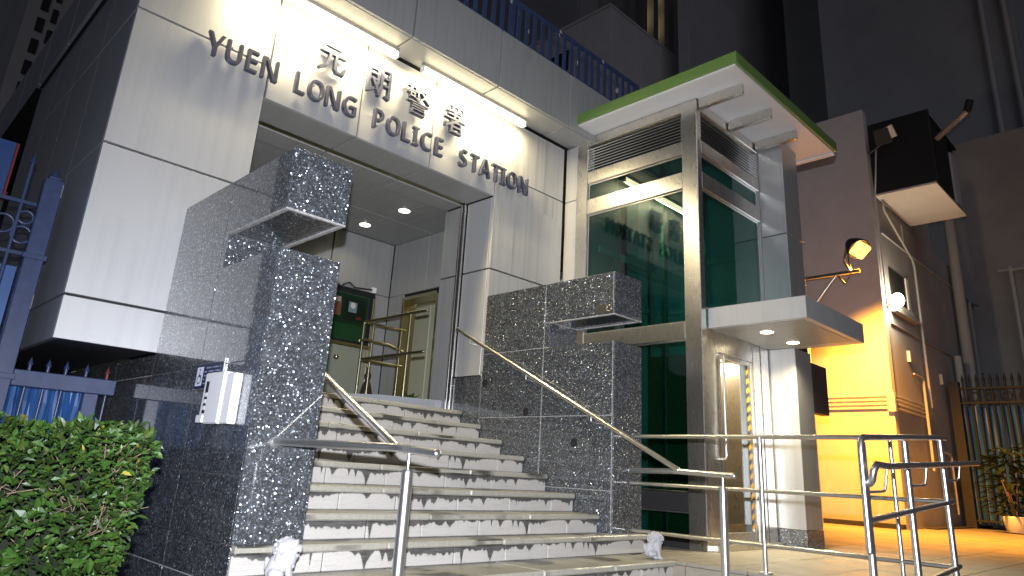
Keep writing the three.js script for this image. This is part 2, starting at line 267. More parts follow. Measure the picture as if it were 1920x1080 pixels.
  part(door, 'handle', merge([ball(4.9, 1.98, LZ + 0.1, 0.035), bar([[4.9, 1.98, LZ + 0.04], [4.9, 1.98, LZ + 0.1]], 0.012)]), M.brass);
  p('door_rail', box(4.66, 5.46, 2.165, 2.21, LZ + 0.004, LZ + 0.055), M.brass);
  for (const x of [5.43, 5.455]) p('conduit', bar([[x, 1.24, LZ + 0.03], [x, 2.9, LZ + 0.03]], 0.012), M.brass);
  // fascia of the floor above and its flat underside
  const FZ = 0.46, fx = [1.05, 2.2, 3.47, 4.70, 5.93, 7.2, 8.5, 9.8, 11.1];
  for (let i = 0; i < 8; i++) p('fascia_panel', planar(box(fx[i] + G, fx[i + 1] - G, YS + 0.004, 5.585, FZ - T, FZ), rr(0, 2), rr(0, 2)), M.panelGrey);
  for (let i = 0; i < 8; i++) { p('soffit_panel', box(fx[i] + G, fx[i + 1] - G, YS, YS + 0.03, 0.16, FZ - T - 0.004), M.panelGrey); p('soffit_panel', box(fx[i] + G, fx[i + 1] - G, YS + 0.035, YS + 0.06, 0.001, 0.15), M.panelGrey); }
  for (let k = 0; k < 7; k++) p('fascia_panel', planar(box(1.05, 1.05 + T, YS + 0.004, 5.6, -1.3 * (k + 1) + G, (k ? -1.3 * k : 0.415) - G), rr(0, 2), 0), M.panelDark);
  p('soffit_panel', box(1.055, 1.55, YS, YS + 0.02, -9.1, -4.02), M.black);
  core(1.09, 11, YS + 0.065, 5.56, -9, 0.42); core(XC + 0.5, 7, -0.7, 4.8, -9, -5.01);
}
// blue railing on the fascia
{
  const t = thing('terrace_railing', 'dark blue slatted metal railing on the terrace above the entrance', 'railing', [2, 5.585, 0.4]);
  for (let i = 0; i < 62; i++) { const x = 2.0 + i * 0.142; part(t, 'slat', box(x, x + 0.07, 5.62, 6.14, 0.385, 0.4), M.bluePaint); }
  for (const y of [5.6, 6.14]) part(t, 'rail', box(1.9, 10.9, y, y + 0.045, 0.37, 0.415), M.bluePaint);
  for (let i = 0; i < 7; i++) part(t, 'post', box(2.07 + i * 1.42, 2.13 + i * 1.42, 5.56, 6.2, 0.33, 0.37), M.bluePaint);
}
// white stair house on the roof behind
{
  const t = thing('roof_stairhouse', 'plain pale grey block rising behind the blue terrace railing', 'building', [30, 5, -18]);
  part(t, 'wall', planar(box(22.9, 44, 5, 22.7, -26, -12, 0.01)), M.plaster); part(t, 'window', box(22.84, 22.9, 20.2, 21.3, -16.2, -14.6), M.black); part(t, 'parapet', box(22.85, 44.03, 22.7, 22.84, -26, -11.96), M.plaster);
}
// ---------------------------------------------------------------- sign lettering
{
  const font = await new FontLoader().loadAsync('fonts/droid/droid_sans_bold.typeface.json');
  const t = thing('sign_lettering', 'dark raised capital letters naming the station across the panels above the entrance', 'sign', [3.6, 3.9, 0]);
  const xs = [1.736, 1.903, 2.069, 2.24, 2.546, 2.714, 2.897, 3.087, 3.433, 3.623, 3.791, 3.911, 4.061, 4.238, 4.593, 4.773, 4.936, 5.116, 5.238, 5.388, 5.583];
  [...'YUENLONGPOLICESTATION'].forEach((c, i) => {
    const g = new TextGeometry(c, { font, size: 0.215, depth: 0.045, curveSegments: 5, bevelEnabled: true, bevelSize: 0.002, bevelOffset: -0.0075, bevelThickness: 0.002, bevelSegments: 1 }); g.computeBoundingBox();
    const b = g.boundingBox, k = 0.9; g.translate(-(b.min.x + b.max.x) / 2, -(b.min.y + b.max.y) / 2, 0); g.scale(k * 1.02, 0.215 / (b.max.y - b.min.y), 1); g.translate(xs[i], 4.005, 0.022);
    const m = part(t, 'letter', g, M.letter);
    part(m, 'stud', merge([[-0.045, 0.06], [0.045, -0.06]].map(([dx, dy]) => bar([[xs[i] + dx * 0.3, 4.005 + dy, 0], [xs[i] + dx * 0.3, 4.005 + dy, 0.03]], 0.005, 6))), M.darkSteel);
  });
  const zh = thing('sign_characters', 'row of four large dark raised Chinese characters under the strip lamps', 'sign', [3.6, 4.25, 0]);
  const glyphs = [
    [[24, 16, 76, 16], [6, 38, 94, 38], [38, 38, 37, 60, 27, 80, 8, 94], [60, 38, 60, 80, 66, 89, 88, 89, 94, 72]],
    [[25, 2, 31, 13], [10, 15, 45, 15, 45, 49, 12, 49], [10, 32, 45, 32], [10, 15, 10, 92, 30, 81], [26, 50, 49, 86], [46, 56, 35, 67], [60, 8, 91, 8, 91, 95, 80, 91], [60, 8, 60, 62, 52, 95], [60, 34, 91, 34], [60, 59, 91, 59]],
    [[5, 10, 48, 10], [17, 2, 17, 18], [36, 2, 36, 18], [14, 18, 5, 33], [12, 24, 46, 24, 45, 48, 38, 46], [14, 31, 30, 31, 30, 43, 14, 43, 14, 31], [62, 2, 53, 22], [58, 13, 95, 13], [83, 13, 73, 35, 52, 49], [62, 20, 77, 37, 97, 49], [46, 51, 55, 56], [6, 60, 94, 60], [24, 68, 76, 68], [24, 76, 76, 76], [24, 84, 76, 84, 76, 97, 24, 97, 24, 84]],
    [[12, 5, 88, 5, 88, 26, 12, 26, 12, 5], [37, 5, 37, 26], [63, 5, 63, 26], [20, 37, 70, 37], [46, 28, 46, 52], [5, 52, 95, 52], [82, 30, 60, 54, 34, 70, 8, 82], [33, 63, 77, 63, 77, 97, 33, 97, 33, 63], [33, 80, 77, 80]]];
  [2.838, 3.382, 3.898, 4.427].forEach((cx, gi) => {
    const W = 0.31, H = 0.35, w = gi === 2 ? 0.017 : 0.026, list = [];
    glyphs[gi].forEach((s, si) => {
      const pts = []; for (let k = 0; k < s.length; k += 2) pts.push(new THREE.Vector2(cx + (s[k] / 100 - 0.5) * W, 4.425 + (0.5 - s[k + 1] / 100) * H));
      for (let k = 0; k + 1 < pts.length; k++) {           // each straight piece of a stroke, every one a hair prouder than the last
        const a = pts[k].clone(), b = pts[k + 1].clone(), d = b.clone().sub(a).normalize(), e = d.clone().multiplyScalar(w * 0.45); a.sub(e); b.add(e);
        const n = new THREE.Vector2(-d.y, d.x).multiplyScalar(w / 2 * (Math.abs(d.y) < 0.3 ? 0.85 : 1.1)), sh = new THREE.Shape([a.clone().add(n), a.clone().sub(n), b.clone().sub(n), b.clone().add(n)]);
        list.push(planar(new THREE.ExtrudeGeometry(sh, { depth: 0.045 + si * 0.0007 + k * 0.0004, bevelEnabled: false }).translate(0, 0, 0.022)));
      }
    });
    part(zh, 'character', merge(list), M.letter);
  });
}
// strip lamps under the soffit
const glow = (r, g, b, s) => std({ color: C(0.8, 0.8, 0.8), emissive: C(r, g, b), emissiveIntensity: s });
M.tubeGlow = glow(1, 0.84, 0.5, 13);
for (const [i, x0, x1] of [[0, 1.92, 3.5], [1, 3.82, 5.44]]) {
  const t = thing('strip_lamp', i ? 'lit strip lamp over the last two characters, nearer the glass lift' : 'lit strip lamp over the first two characters, nearer the blue gate', 'lamp', [(x0 + x1) / 2, YS, 0.17], 'strip lamps above the sign');
  part(t, 'housing', box(x0, x1, 4.785, YS - 0.001, 0.145, 0.185), M.panelGrey);
  part(t, 'lamp_tube', box(x0 + 0.02, x1 - 0.02, 4.705, 4.783, 0.128, 0.202, 0.018), M.tubeGlow);
  for (const x of [x0, x1 - 0.019]) part(t, 'end_cap', box(x, x + 0.019, 4.71, 4.783, 0.132, 0.198), M.plastic);
  const l = new THREE.RectAreaLight(C(1, 0.84, 0.5), 480, x1 - x0 - 0.06, 0.05); light(l, [(x0 + x1) / 2, 4.7, 0.165], [(x0 + x1) / 2, 3.7, -0.35]);
}
// ---------------------------------------------------------------- granite wing walls with a slot near the top
function wing(x0, x1, label, yb, grout) {
  const t = thing('granite_wing_wall', label, 'wall', [(x0 + x1) / 2, yb, ZF / 2], 'granite wing walls beside the steps'), g = grout === M.grout ? 0.0032 : 0.0015, split = 0.905, F = ZF - 0.022;
  const slab = (y0, y1, z0, z1) => part(t, 'granite_slab', planar(box(x0, x1, y0 + g, y1 - g, z0 + g, z1 - g, 0.003), rr(0, 1), rr(0, 1)), M.granite);
  slab(P2, P3, split, F); slab(P1, P3, 0.002, split); slab(P1, P2, split, ZN); slab(P2, P3, F, ZF);
  slab(1.162, P1, split, F); slab(1.162, P1, 0.002, split); slab(0.51, 1.162, split, F); slab(0.51, 1.162, 0.002, split); slab(yb, 0.51, split, F); slab(yb, 0.51, 0.002, split); slab(yb, P1, F, ZF);
  const c = (y0, y1, z0, z1) => part(t, 'grout', box(x0 + 0.003, x1 - 0.003, y0, y1, z0, z1, 0), grout);
  for (const b of [[x0, x0 + 0.03, ZN, ZF - 0.001], [x1 - 0.03, x1, ZN, ZF - 0.001], [x0 + 0.031, x1 - 0.031, ZF - 0.03, ZF - 0.001]]) part(t, 'raw_edge', planar(box(b[0] + 0.0005, b[1] - 0.0005, P2 - 0.012, P2 + 0.0015, b[2] + 0.001, b[3], 0.002)), M.rawEdge);
  c(yb, P1 - 0.006, 0.004, ZF - 0.006); c(P1 - 0.006, P3 - 0.006, 0.004, ZN - 0.006); c(P2 + 0.006, P3 - 0.006, ZN - 0.006, ZF - 0.006);
  return t;
}
const wl = wing(XW, XWI, 'granite wing wall beside the hedge and telephone box, nearer the camera', 0.157, M.graniteEdge);
const wrr = wing(XR, XRO, 'granite wing wall between the steps and the glass lift', 0.157, M.grout);
for (const [y, z] of [[1.532, 0.06], [1.212, 0.698], [0.916, 1.34]]) part(wrr, 'drain_hole', new THREE.CylinderGeometry(0.04, 0.04, 0.004, 20).rotateZ(Math.PI / 2).translate(XR - 0.0025, y, z), M.black);
part(wrr, 'brass_plate', box(XR - 0.006, XR - 0.001, 2.115, 2.2, 1.585, 1.78), std({ color: C(0.07, 0.065, 0.045), roughness: 0.5, metalness: 0.3 }));
part(wrr, 'plate_emblem', new THREE.TorusGeometry(0.028, 0.004, 6, 20).rotateY(Math.PI / 2).translate(XR - 0.008, 2.157, 1.735), M.tube);
{ // granite plinth that carries the hedge side of the steps
  const t = thing('granite_plinth', 'dark granite base wall running back behind the hedge under the white corner', 'wall', [XW, GROUND, -1]);
  const z = [1.797, 0.905, 0.0, -0.9, -1.8, -2.7, -4];
  for (let i = 0; i < 6; i++) for (const [a, b] of i < 2 ? [[GROUND, -0.05], [-0.05, 0.155]] : [[GROUND, -0.05], [-0.05, 0.51], [0.51, 1.162], [1.162, YB]]) part(t, 'granite_slab', planar(box(XW + 0.001, XW + (i < 2 ? 0.41 : 0.05), a + 0.0025, b - 0.0025, z[i + 1] + 0.0025, z[i] - 0.0025, 0.004), rr(0, 1), rr(0, 1)), M.granite);
  part(t, 'grout', box(XW + 0.006, XW + 0.4, GROUND, 0.15, 0.003, 1.79, 0), M.grout); part(t, 'grout', box(XW + 0.006, XW + 0.3, GROUND, YB - 0.003, -4, -0.003, 0), M.grout);
}
// ---------------------------------------------------------------- stone steps
{
  const t = thing('stone_steps', 'wet stone steps stained with black mould climbing to the entrance', 'stairs', [3.6, GROUND, 1.5]);
  for (let i = 0; i < 13; i++) {
    const y = noseY(i), z = nose[i], low = i >= 7, xa = low ? 1.805 : XWI + 0.003, xb = i === 7 ? 5.64 : low ? 5.365 : XR - 0.003, zb = i ? nose[i - 1] - 0.03 : z - 0.07 - 0.3;
    const z0 = i === 7 ? ZF - 0.3 : zb;
    let x = xa; while (x < xb - 0.05) { let e = x + rr(0.75, 1.1); if (e > xb - 0.35) e = xb; part(t, 'tread', planar(box(x + 0.002, e - 0.002, y - 0.042, y + rr(-0.0015, 0.0015), low && i === 7 ? 1.62 : zb - 0.02, z + rr(-0.003, 0.003), 0.009), rr(0, 3), rr(0, 3)), M.tread); x = e; }
    x = xa; const yb = noseY(i + 1) + 0.002, off = rr(0, 6);
    while (x < xb - 0.05) { let e = x + rr(0.42, 0.62); if (e > xb - 0.25) e = xb; const g = box(x + 0.0025, e - 0.0025, yb, y - 0.0425, z - 0.17, z - 0.026 + rr(-0.002, 0.002), 0.005), uv = g.attributes.uv, ps = g.attributes.position; for (let k = 0; k < uv.count; k++) uv.setXY(k, ps.getX(k) + off, (ps.getY(k) - yb) / (y - 0.043 - yb) * 0.98 + 0.01); part(t, 'riser_stone', g, M.riser); x = e; }
    part(t, 'stair_core', box(xa + 0.01, xb - 0.01, GROUND, y - 0.05, (i ? nose[i - 1] : -0.9) - 0.2, z - 0.035, 0), M.mass);
  }
  const sh = new THREE.Shape([[3.2, 1.241], [5.15, 1.241], [5.15, 1.36], [4.3, 1.33]].map(p => new THREE.Vector2(...p)));   // small metal ramp at the door
  part(t, 'door_ramp', planar(new THREE.ExtrudeGeometry(sh, { depth: 0.3, bevelEnabled: false }).translate(0, 0, -0.9)), std({ color: C(0.42, 0.43, 0.44), roughness: 0.45, metalness: 0.3 }));
}
// ---------------------------------------------------------------- handrails of the steps
for (const [i, x, s, label] of [[0, 2.30, 1, 'steel stair handrail with a thick post in front of the near granite pillar'], [1, 5.08, -1, 'long steel stair handrail fixed along the far granite wall']]) {
  const t = thing('stair_handrail', label, 'handrail', [x, GROUND, 2.6], 'stair handrails');
  part(t, 'handrail', bar([[x, 2.16, -0.38], [x, 2.115, -0.30], [x, 0.71, 2.50]], 0.022, 12), M.tubeWarm);
  part(t, 'end_rail', bar(i ? [[5.40, 0.695, ZF + 0.002], [x, 0.70, 2.49], [x, 0.683, 2.985]] : [[1.957, 0.706, ZF + 0.002], [x, 0.705, 2.52], [x, 0.68, 2.84]], 0.022, 12), M.tube);
  part(t, 'flange', new THREE.CylinderGeometry(0.034, 0.034, 0.006, 18).rotateX(Math.PI / 2).translate(i ? 5.40 : 1.957, 0.7, ZF + 0.004), M.tube);
  const pz = i ? 2.89 : 2.62;
  part(t, 'post', bar([[x, GROUND, pz], [x, 0.585, pz]], 0.031, 16), M.tube); part(t, 'post_cap', new THREE.CylinderGeometry(0.026, 0.031, 0.012, 16).translate(x, 0.591, pz), M.tube); part(t, 'stem', bar([[x, 0.59, pz], [x, 0.69, pz]], 0.009, 8), M.tube);
  const w = i ? XR : XWI;
  for (const z of [-0.15, 0.75, 1.6]) { const y = 2.115 - (z + 0.3) * 0.5018; part(t, 'bracket', bar([[x, y - 0.02, z], [x, y - 0.07, z], [w - 0.002 * s, y - 0.07, z]], 0.007, 8), M.tube); }
}
// ---------------------------------------------------------------- guard rails of the lift landing and the ramp
{
  const t = thing('landing_guardrail', 'three bar stainless guard rail along the lift landing', 'railing', [5.4, 0, 3]);
  for (const [y, z0, r] of [[0.994, 1.81, 0.017], [0.588, 1.81, 0.015], [0.195, 1.83, 0.015]]) part(t, 'rail', bar([[5.4, y, z0], [5.4, y, 4.31]], r, 10), M.tubeWarm);
  part(t, 'post', bar([[5.4, 0, 3.045], [5.4, 0.99, 3.045]], 0.017, 12), M.tube); part(t, 'post', bar([[5.4, 0, 4.0], [5.4, 0.99, 4.0]], 0.014, 12), M.tube);
  for (const z of [3.045, 4.0]) part(t, 'base_plate', new THREE.CylinderGeometry(0.05, 0.05, 0.008, 16).translate(5.4, 0.004, z), M.tube);
}
{
  const t = thing('ramp_guardrail', 'sloping stainless ramp rail with doubled handrail and looped end', 'railing', [4.6, -0.1, 4.31]), z = 4.31, s = 0.0715, at = (x, h) => [x, h + (x - 5.4) * s, z];
  const R = 0.018;
  part(t, 'top_rail', bar([at(3.93, 0.44), at(3.93, 0.994), at(5.4, 0.994), [5.53, 1.0, z]], 0.017, 12), M.tube);
  part(t, 'handrail', bar([[3.99, 0.66, z + 0.0], [3.90, 0.66, z + 0.05], [3.90, 0.755, z + 0.07], at(4.1, 0.845).map((v, k) => k === 2 ? z + 0.07 : v), [6.0, 0.862, z + 0.07]], R, 12), M.tube);
  part(t, 'middle_rail', bar([at(3.95, 0.583), [5.53, 0.592, z]], 0.017, 12), M.tube); part(t, 'lower_rail', bar([at(3.95, 0.19), [5.5, 0.197, z]], 0.016, 12), M.tube);
  for (const x of [3.95, 4.652, 5.4]) { part(t, 'post', bar([at(x, -0.02), at(x, x > 5 ? 0.98 : 0.97)], 0.019, 12), M.tube); const h = at(x + 0.12, 0.83); part(t, 'bracket', bar([at(x, 0.72), [x + 0.13, at(x, 0.72)[1] + 0.01, z + 0.05], [x + 0.13, h[1], z + 0.07]], 0.007, 8), M.tube); }
}
// ---------------------------------------------------------------- glass lift tower
const lift = thing('lift_tower', 'glass and stainless steel lift tower with green edged roof', 'lift tower', [7.2, 0, 1.1]);
{
  const p = (n, g, m, l) => part(lift, n, g, m, l), X = 6.43, Zf = 1.97, XR2 = 7.95, e = 0.004;
  p('corner_post', box(X, X + 0.1, 0, 4.9, Zf - 0.2, Zf, 0.006), M.steel); p('rear_post', box(X, X + 0.1, 0, 4.9, 0.2, 0.372, 0.006), M.steel);
  p('wall_strip', planar(box(X + 0.004, X + 0.1, 0, 4.055, 0.003, 0.196)), M.panel); p('wall_strip', planar(box(X + 0.004, X + 0.1, 4.065, 4.83, 0.003, 0.196)), M.panel);
  const levels = [[4.78, 4.9], [4.24, 4.405], [3.815, 4.012], [2.078, 2.262]];
  for (const [a, b] of levels) { p('cross_beam', box(X + e, X + 0.09, a, b, 0.374, Zf - 0.202, 0.005), M.steel); if (b > 3) p('cross_beam', box(X + 0.102, XR2, a, b, Zf - 0.09, Zf - e, 0.005), M.steel); }
  p('cross_beam', box(X + 0.01, X + 0.08, 0.345, 0.52, 0.374, Zf - 0.202), M.darkSteel); p('base_beam', box(X + 0.01, X + 0.08, 0, 0.1, 0.374, Zf - 0.202), M.darkSteel);
  for (let k = 0; k < 9; k++) { const y = 4.425 + k * 0.04;
    p('louvre', new THREE.BoxGeometry(0.06, 0.006, Zf - 0.58).rotateZ(0.6).translate(X + 0.05, y, (0.374 + Zf - 0.202) / 2), M.steel);
    p('louvre', new THREE.BoxGeometry(XR2 - X - 0.11, 0.006, 0.06).rotateX(0.6).translate((X + 0.102 + XR2) / 2, y, Zf - 0.05), M.steel); }
  p('louvre_backing', box(X + 0.1, X + 0.11, 4.41, 4.78, 0.4, 1.7), M.black); p('louvre_backing', box(X + 0.12, XR2 - 0.02, 4.41, 4.78, Zf - 0.12, Zf - 0.11), M.black);
  const paneL = (y0, y1, z0 = 0.378, z1 = Zf - 0.206) => { const w = p('window', box(X + 0.038, X + 0.044, y0, y1, z0, z1, 0), M.glass); const f = (a, b, c, d) => part(w, 'gasket', box(X + 0.03, X + 0.05, a, b, c, d, 0.002), M.tube); f(y0, y0 + 0.014, z0, z1); f(y1 - 0.014, y1, z0, z1); f(y0 + 0.0145, y1 - 0.0145, z0, z0 + 0.014); };
  paneL(4.016, 4.236); paneL(2.266, 3.811); paneL(0.525, 2.074); paneL(0.105, 0.342);
  for (const [a, b] of [[4.016, 4.236], [2.43, 3.811]]) { const w = p('window', box(X + 0.104, XR2 - 0.02, a, b, Zf - 0.044, Zf - 0.038, 0), M.glass); for (const [c, d] of [[a, a + 0.014], [b - 0.014, b]]) part(w, 'gasket', box(X + 0.104, XR2 - 0.02, c, d, Zf - 0.05, Zf - 0.03, 0.002), M.tube); part(w, 'gasket', box(XR2 - 0.035, XR2 - 0.02, a + 0.015, b - 0.015, Zf - 0.05, Zf - 0.03, 0.002), M.tube); }
  // shaft behind the glass
  M.shaft = std({ color: C(0.5, 0.52, 0.52), roughness: 0.6 });
  p('shaft_wall', box(6.6, 8.4, 0, 4.8, 0.004, 0.1, 0), M.shaft); p('shaft_wall', box(7.96, 7.975, 0, 4.8, 0.1, Zf - 0.1, 0), M.shaft);
  for (const [x, z] of [[6.85, 0.5], [7.6, 0.5], [6.85, 1.2], [7.85, 1.2]]) p('guide_rail', box(x, x + 0.08, 0, 4.4, z, z + 0.05), M.steel);
  p('guide_rail', box(7.2, 7.36, 0, 4.4, 0.3, 0.34), M.darkSteel);
  for (const y of [0.9, 2.75, 3.35]) { p('cross_tie', box(6.62, 7.9, y, y + 0.09, 0.42, 0.46), M.shaft); p('cross_tie', box(7.86, 7.9, y, y + 0.07, 0.47, 1.75), M.shaft); }
  // doorway: steel portal, glazed door with hazard tape and pull bar
  p('portal', box(X + 0.102, 6.79, 0, 2.22, Zf - 0.09, Zf - 0.006, 0.006), M.steel); p('portal', box(7.56, XR2, 0, 2.22, Zf - 0.09, Zf - 0.006, 0.006), M.steel); p('portal_head', box(6.792, 7.558, 1.98, 2.2, Zf - 0.085, Zf - 0.01, 0.004), M.steel); p('portal_groove', box(7.74, 7.752, 0, 2.2, Zf - 0.0055, Zf - 0.002, 0), M.darkSteel);
  const door = p('lift_door', box(6.795, 7.556, 0.06, 0.16, Zf - 0.07, Zf - 0.02), M.steel);
  part(door, 'frame', box(6.795, 6.835, 0.161, 1.975, Zf - 0.07, Zf - 0.02), M.steel); part(door, 'frame', box(7.5, 7.556, 0.161, 1.975, Zf - 0.07, Zf - 0.02), M.steel); part(door, 'frame', box(6.836, 7.499, 1.93, 1.975, Zf - 0.07, Zf - 0.02), M.steel);
  part(door, 'pane', box(6.836, 7.499, 0.162, 1.929, Zf - 0.05, Zf - 0.044, 0), M.clearGlass);
  M.tape = std({ color: C(0.55, 0.3, 0.02), roughness: 0.5 }); M.tapeDark = std({ color: C(0.02, 0.02, 0.02), roughness: 0.5 });
  for (let k = 0; k < 17; k++) { const y = 0.17 + k * 0.103; part(door, 'hazard_tape', planar(new THREE.ExtrudeGeometry(new THREE.Shape([[7.44, y], [7.495, y + 0.03], [7.495, y + 0.081], [7.44, y + 0.051]].map(q => new THREE.Vector2(...q))), { depth: 0.003, bevelEnabled: false }).translate(0, 0, Zf - 0.042)), M.tape);
    part(door, 'hazard_tape', planar(new THREE.ExtrudeGeometry(new THREE.Shape([[7.44, y + 0.052], [7.495, y + 0.082], [7.495, y + 0.132], [7.44, y + 0.102]].map(q => new THREE.Vector2(...q))), { depth: 0.003, bevelEnabled: false }).translate(0, 0, Zf - 0.042)), M.tapeDark); }
  part(door, 'pull_bar', bar([[6.77, 1.95, Zf - 0.03], [6.77, 1.95, Zf + 0.05], [6.77, 0.87, Zf + 0.05], [6.77, 0.87, Zf - 0.03]], 0.012, 10), M.tube);
  p('car_wall', box(6.9, 7.45, 0.05, 2.0, 0.95, 0.98), M.panel); p('car_wall', box(7.46, 7.48, 0.05, 2.0, 0.98, 1.85), M.steel); p('car_wall', box(6.86, 6.88, 0.05, 2.0, 1.0, 1.85), std({ color: C(0.2, 0.12, 0.06), roughness: 0.4 })); { const cl = p('car_lamp', box(6.95, 7.4, 1.985, 2.0, 1.1, 1.7), glow(1, 0.85, 0.6, 2)); light(new THREE.RectAreaLight(C(1, 0.85, 0.62), 24, 0.4, 0.55), [7.17, 1.98, 1.4], [7.17, 0, 1.4001]); void cl; } p('car_floor', box(6.8, 7.5, 0.0, 0.05, 0.95, 1.85), M.darkSteel);
  p('door_sill', box(6.53, 7.93, 0.001, 0.055, Zf - 0.09, Zf + 0.06), M.steel);
  // white column beside the door, on a granite foot
  for (const [a, b] of [[0.2, 2.19], [2.42, 3.612], [3.624, 4.87]]) p('column_panel', planar(box(7.98, 8.42, a, b, 1.955, 2.28, 0.004), rr(0, 2), 0), M.panelMetal);
  p('column_foot', planar(box(7.976, 8.425, 0, 0.196, 1.95, 2.285)), M.granite); p('column_core', box(8.0, 8.4, 2.1, 4.86, 1.97, 2.26, 0), M.black); p('column_rear', planar(box(7.98, 8.42, 0, 4.87, 0.1, 1.95)), M.panelGrey);
  // door canopy with two downlights
  const can = p('canopy', planar(box(6.56, 8.09, 2.195, 2.415, Zf + 0.002, 3.02, 0.005)), M.panel);
  part(can, 'canopy_joint', box(7.9, 7.905, 2.1935, 2.1945, 2.0, 3.0, 0), M.black);
  part(can, 'canopy_lining', box(6.62, 7.89, 2.19, 2.1942, 2.0, 2.96, 0.0005), M.panelGrey);
  for (const [x, z] of [[6.98, 2.42], [7.64, 2.41]]) {
    const dl = part(can, 'downlight', new THREE.CylinderGeometry(0.075, 0.075, 0.006, 28).translate(x, 2.186, z), M.tube);
    part(dl, 'lamp_glass', new THREE.CylinderGeometry(0.064, 0.064, 0.004, 28).translate(x, 2.181, z), glow(1, 0.88, 0.6, 12));
    light(new THREE.SpotLight(C(1, 0.86, 0.58), 20, 0, 1.25, 0.6, 2), [x, 2.17, z], [x, 0, z - 0.02]).shadow.radius = 3;
  }
  // roof: green edged slab, white underside, steel brackets
  const RX0 = 6.09, RX1 = 8.84, RZ = 2.66;
  const roof = p('roof', box(RX0 + 0.03, RX1 - 0.02, 4.915, 5.03, -0.07, RZ - 0.03), M.whitePaint);
  part(roof, 'green_edge', box(RX0, RX0 + 0.029, 4.935, 5.07, -0.06, RZ), M.greenPaint); part(roof, 'green_edge', box(RX0 + 0.03, RX1, 4.935, 5.07, RZ - 0.029, RZ), M.greenPaint); part(roof, 'green_edge', box(RX0 + 0.03, RX1, 5.031, 5.058, -0.06, RZ - 0.03), M.greenPaint);
  part(roof, 'drip_edge', box(RX1 - 0.06, RX1 + 0.005, 4.89, 4.914, 0.0, RZ - 0.03), M.whitePaint);
  for (const x of [6.5, 7.2, 7.9]) part(roof, 'rafter', box(x - 0.03, x + 0.03, 4.79, 4.905, 1.98, 2.52, 0.004), M.steel);
  p('head_band', box(X + 0.02, X + 0.09, 4.9, 4.914, 0.2, Zf), M.black);
}
// dark board on the column
{
  const t = thing('notice_box', 'dark flat metal box fixed to the edge of the white lift column', 'box', [8.6, 1.49, 2.2]);
  part(t, 'case', box(8.43, 8.9, 1.5, 2.09, 2.16, 2.27, 0.006), M.darkSteel); part(t, 'face', box(8.45, 8.88, 1.52, 2.07, 2.271, 2.275), std({ color: C(0.05, 0.035, 0.03), roughness: 0.4 })); part(t, 'lock', box(8.44, 8.47, 1.44, 1.495, 2.19, 2.23), M.tube);
}
// ---------------------------------------------------------------- orange floodlight on its bracket, on a pier behind the lift
{
  const pier = thing('wall_pier', 'slim rendered pier behind the white lift column carrying the floodlight', 'pier', [13.85, 0, -0.05]);
  part(pier, 'shaft', planar(box(13.7, 14.0, 0, 5.6, -0.26, 0.05)), M.plasterDull); part(pier, 'cap', box(13.66, 14.04, 5.6, 5.66, -0.3, 0.09), M.plasterDull);
  const t = thing('floodlight', 'lit orange floodlight on a steel bracket beside the lift column', 'lamp', [13.9, 4.75, 0.5]);
  part(t, 'arm', box(13.87, 13.93, 4.75, 4.81, 0.052, 1.16), M.steel); part(t, 'strut', bar([[13.9, 4.0, 0.055], [13.9, 4.75, 0.7]], 0.028), M.steel); part(t, 'wall_plate', box(13.8, 14.0, 4.65, 4.91, 0.0505, 0.062), M.steel);
  const lp = V3(13.9, 5.25, 1.15), dir = V3(-0.12, -0.66, 0.62).normalize(), q = new THREE.Quaternion().setFromUnitVectors(V3(0, 0, 1), dir), put = g => g.applyQuaternion(q).translate(lp.x, lp.y, lp.z);
  const prof = [[0, -0.22], [0.12, -0.2], [0.2, -0.1], [0.25, 0.0], [0.26, 0.05], [0.23, 0.05], [0.2, 0.02]].map(v => new THREE.Vector2(...v));
  const head = part(t, 'head', put(new THREE.LatheGeometry(prof, 16).rotateX(Math.PI / 2).scale(1.1, 0.85, 1)), M.darkSteel);
  part(head, 'lamp_glass', put(box(-0.2, 0.2, -0.15, 0.15, 0.022, 0.14, 0.03)), glow(1, 0.36, 0.04, 6));
  part(t, 'yoke', bar([[13.9, 4.81, 0.98], [13.9, 5.02, 0.88], [13.9, 5.24, 0.93]], 0.022), M.steel); part(t, 'cable', bar([[13.92, 5.1, 0.95], [13.94, 4.78, 1.0], [13.92, 4.56, 0.86], [13.9, 4.74, 0.74]], 0.012, 6), M.black);
  const l = light(new THREE.SpotLight(C(1, 0.38, 0.035), 620, 0, 1.12, 0.7, 2), [14.02, 5.06, 1.16], [15.3, 0, 1.75]); l.shadow.radius = 5;
}
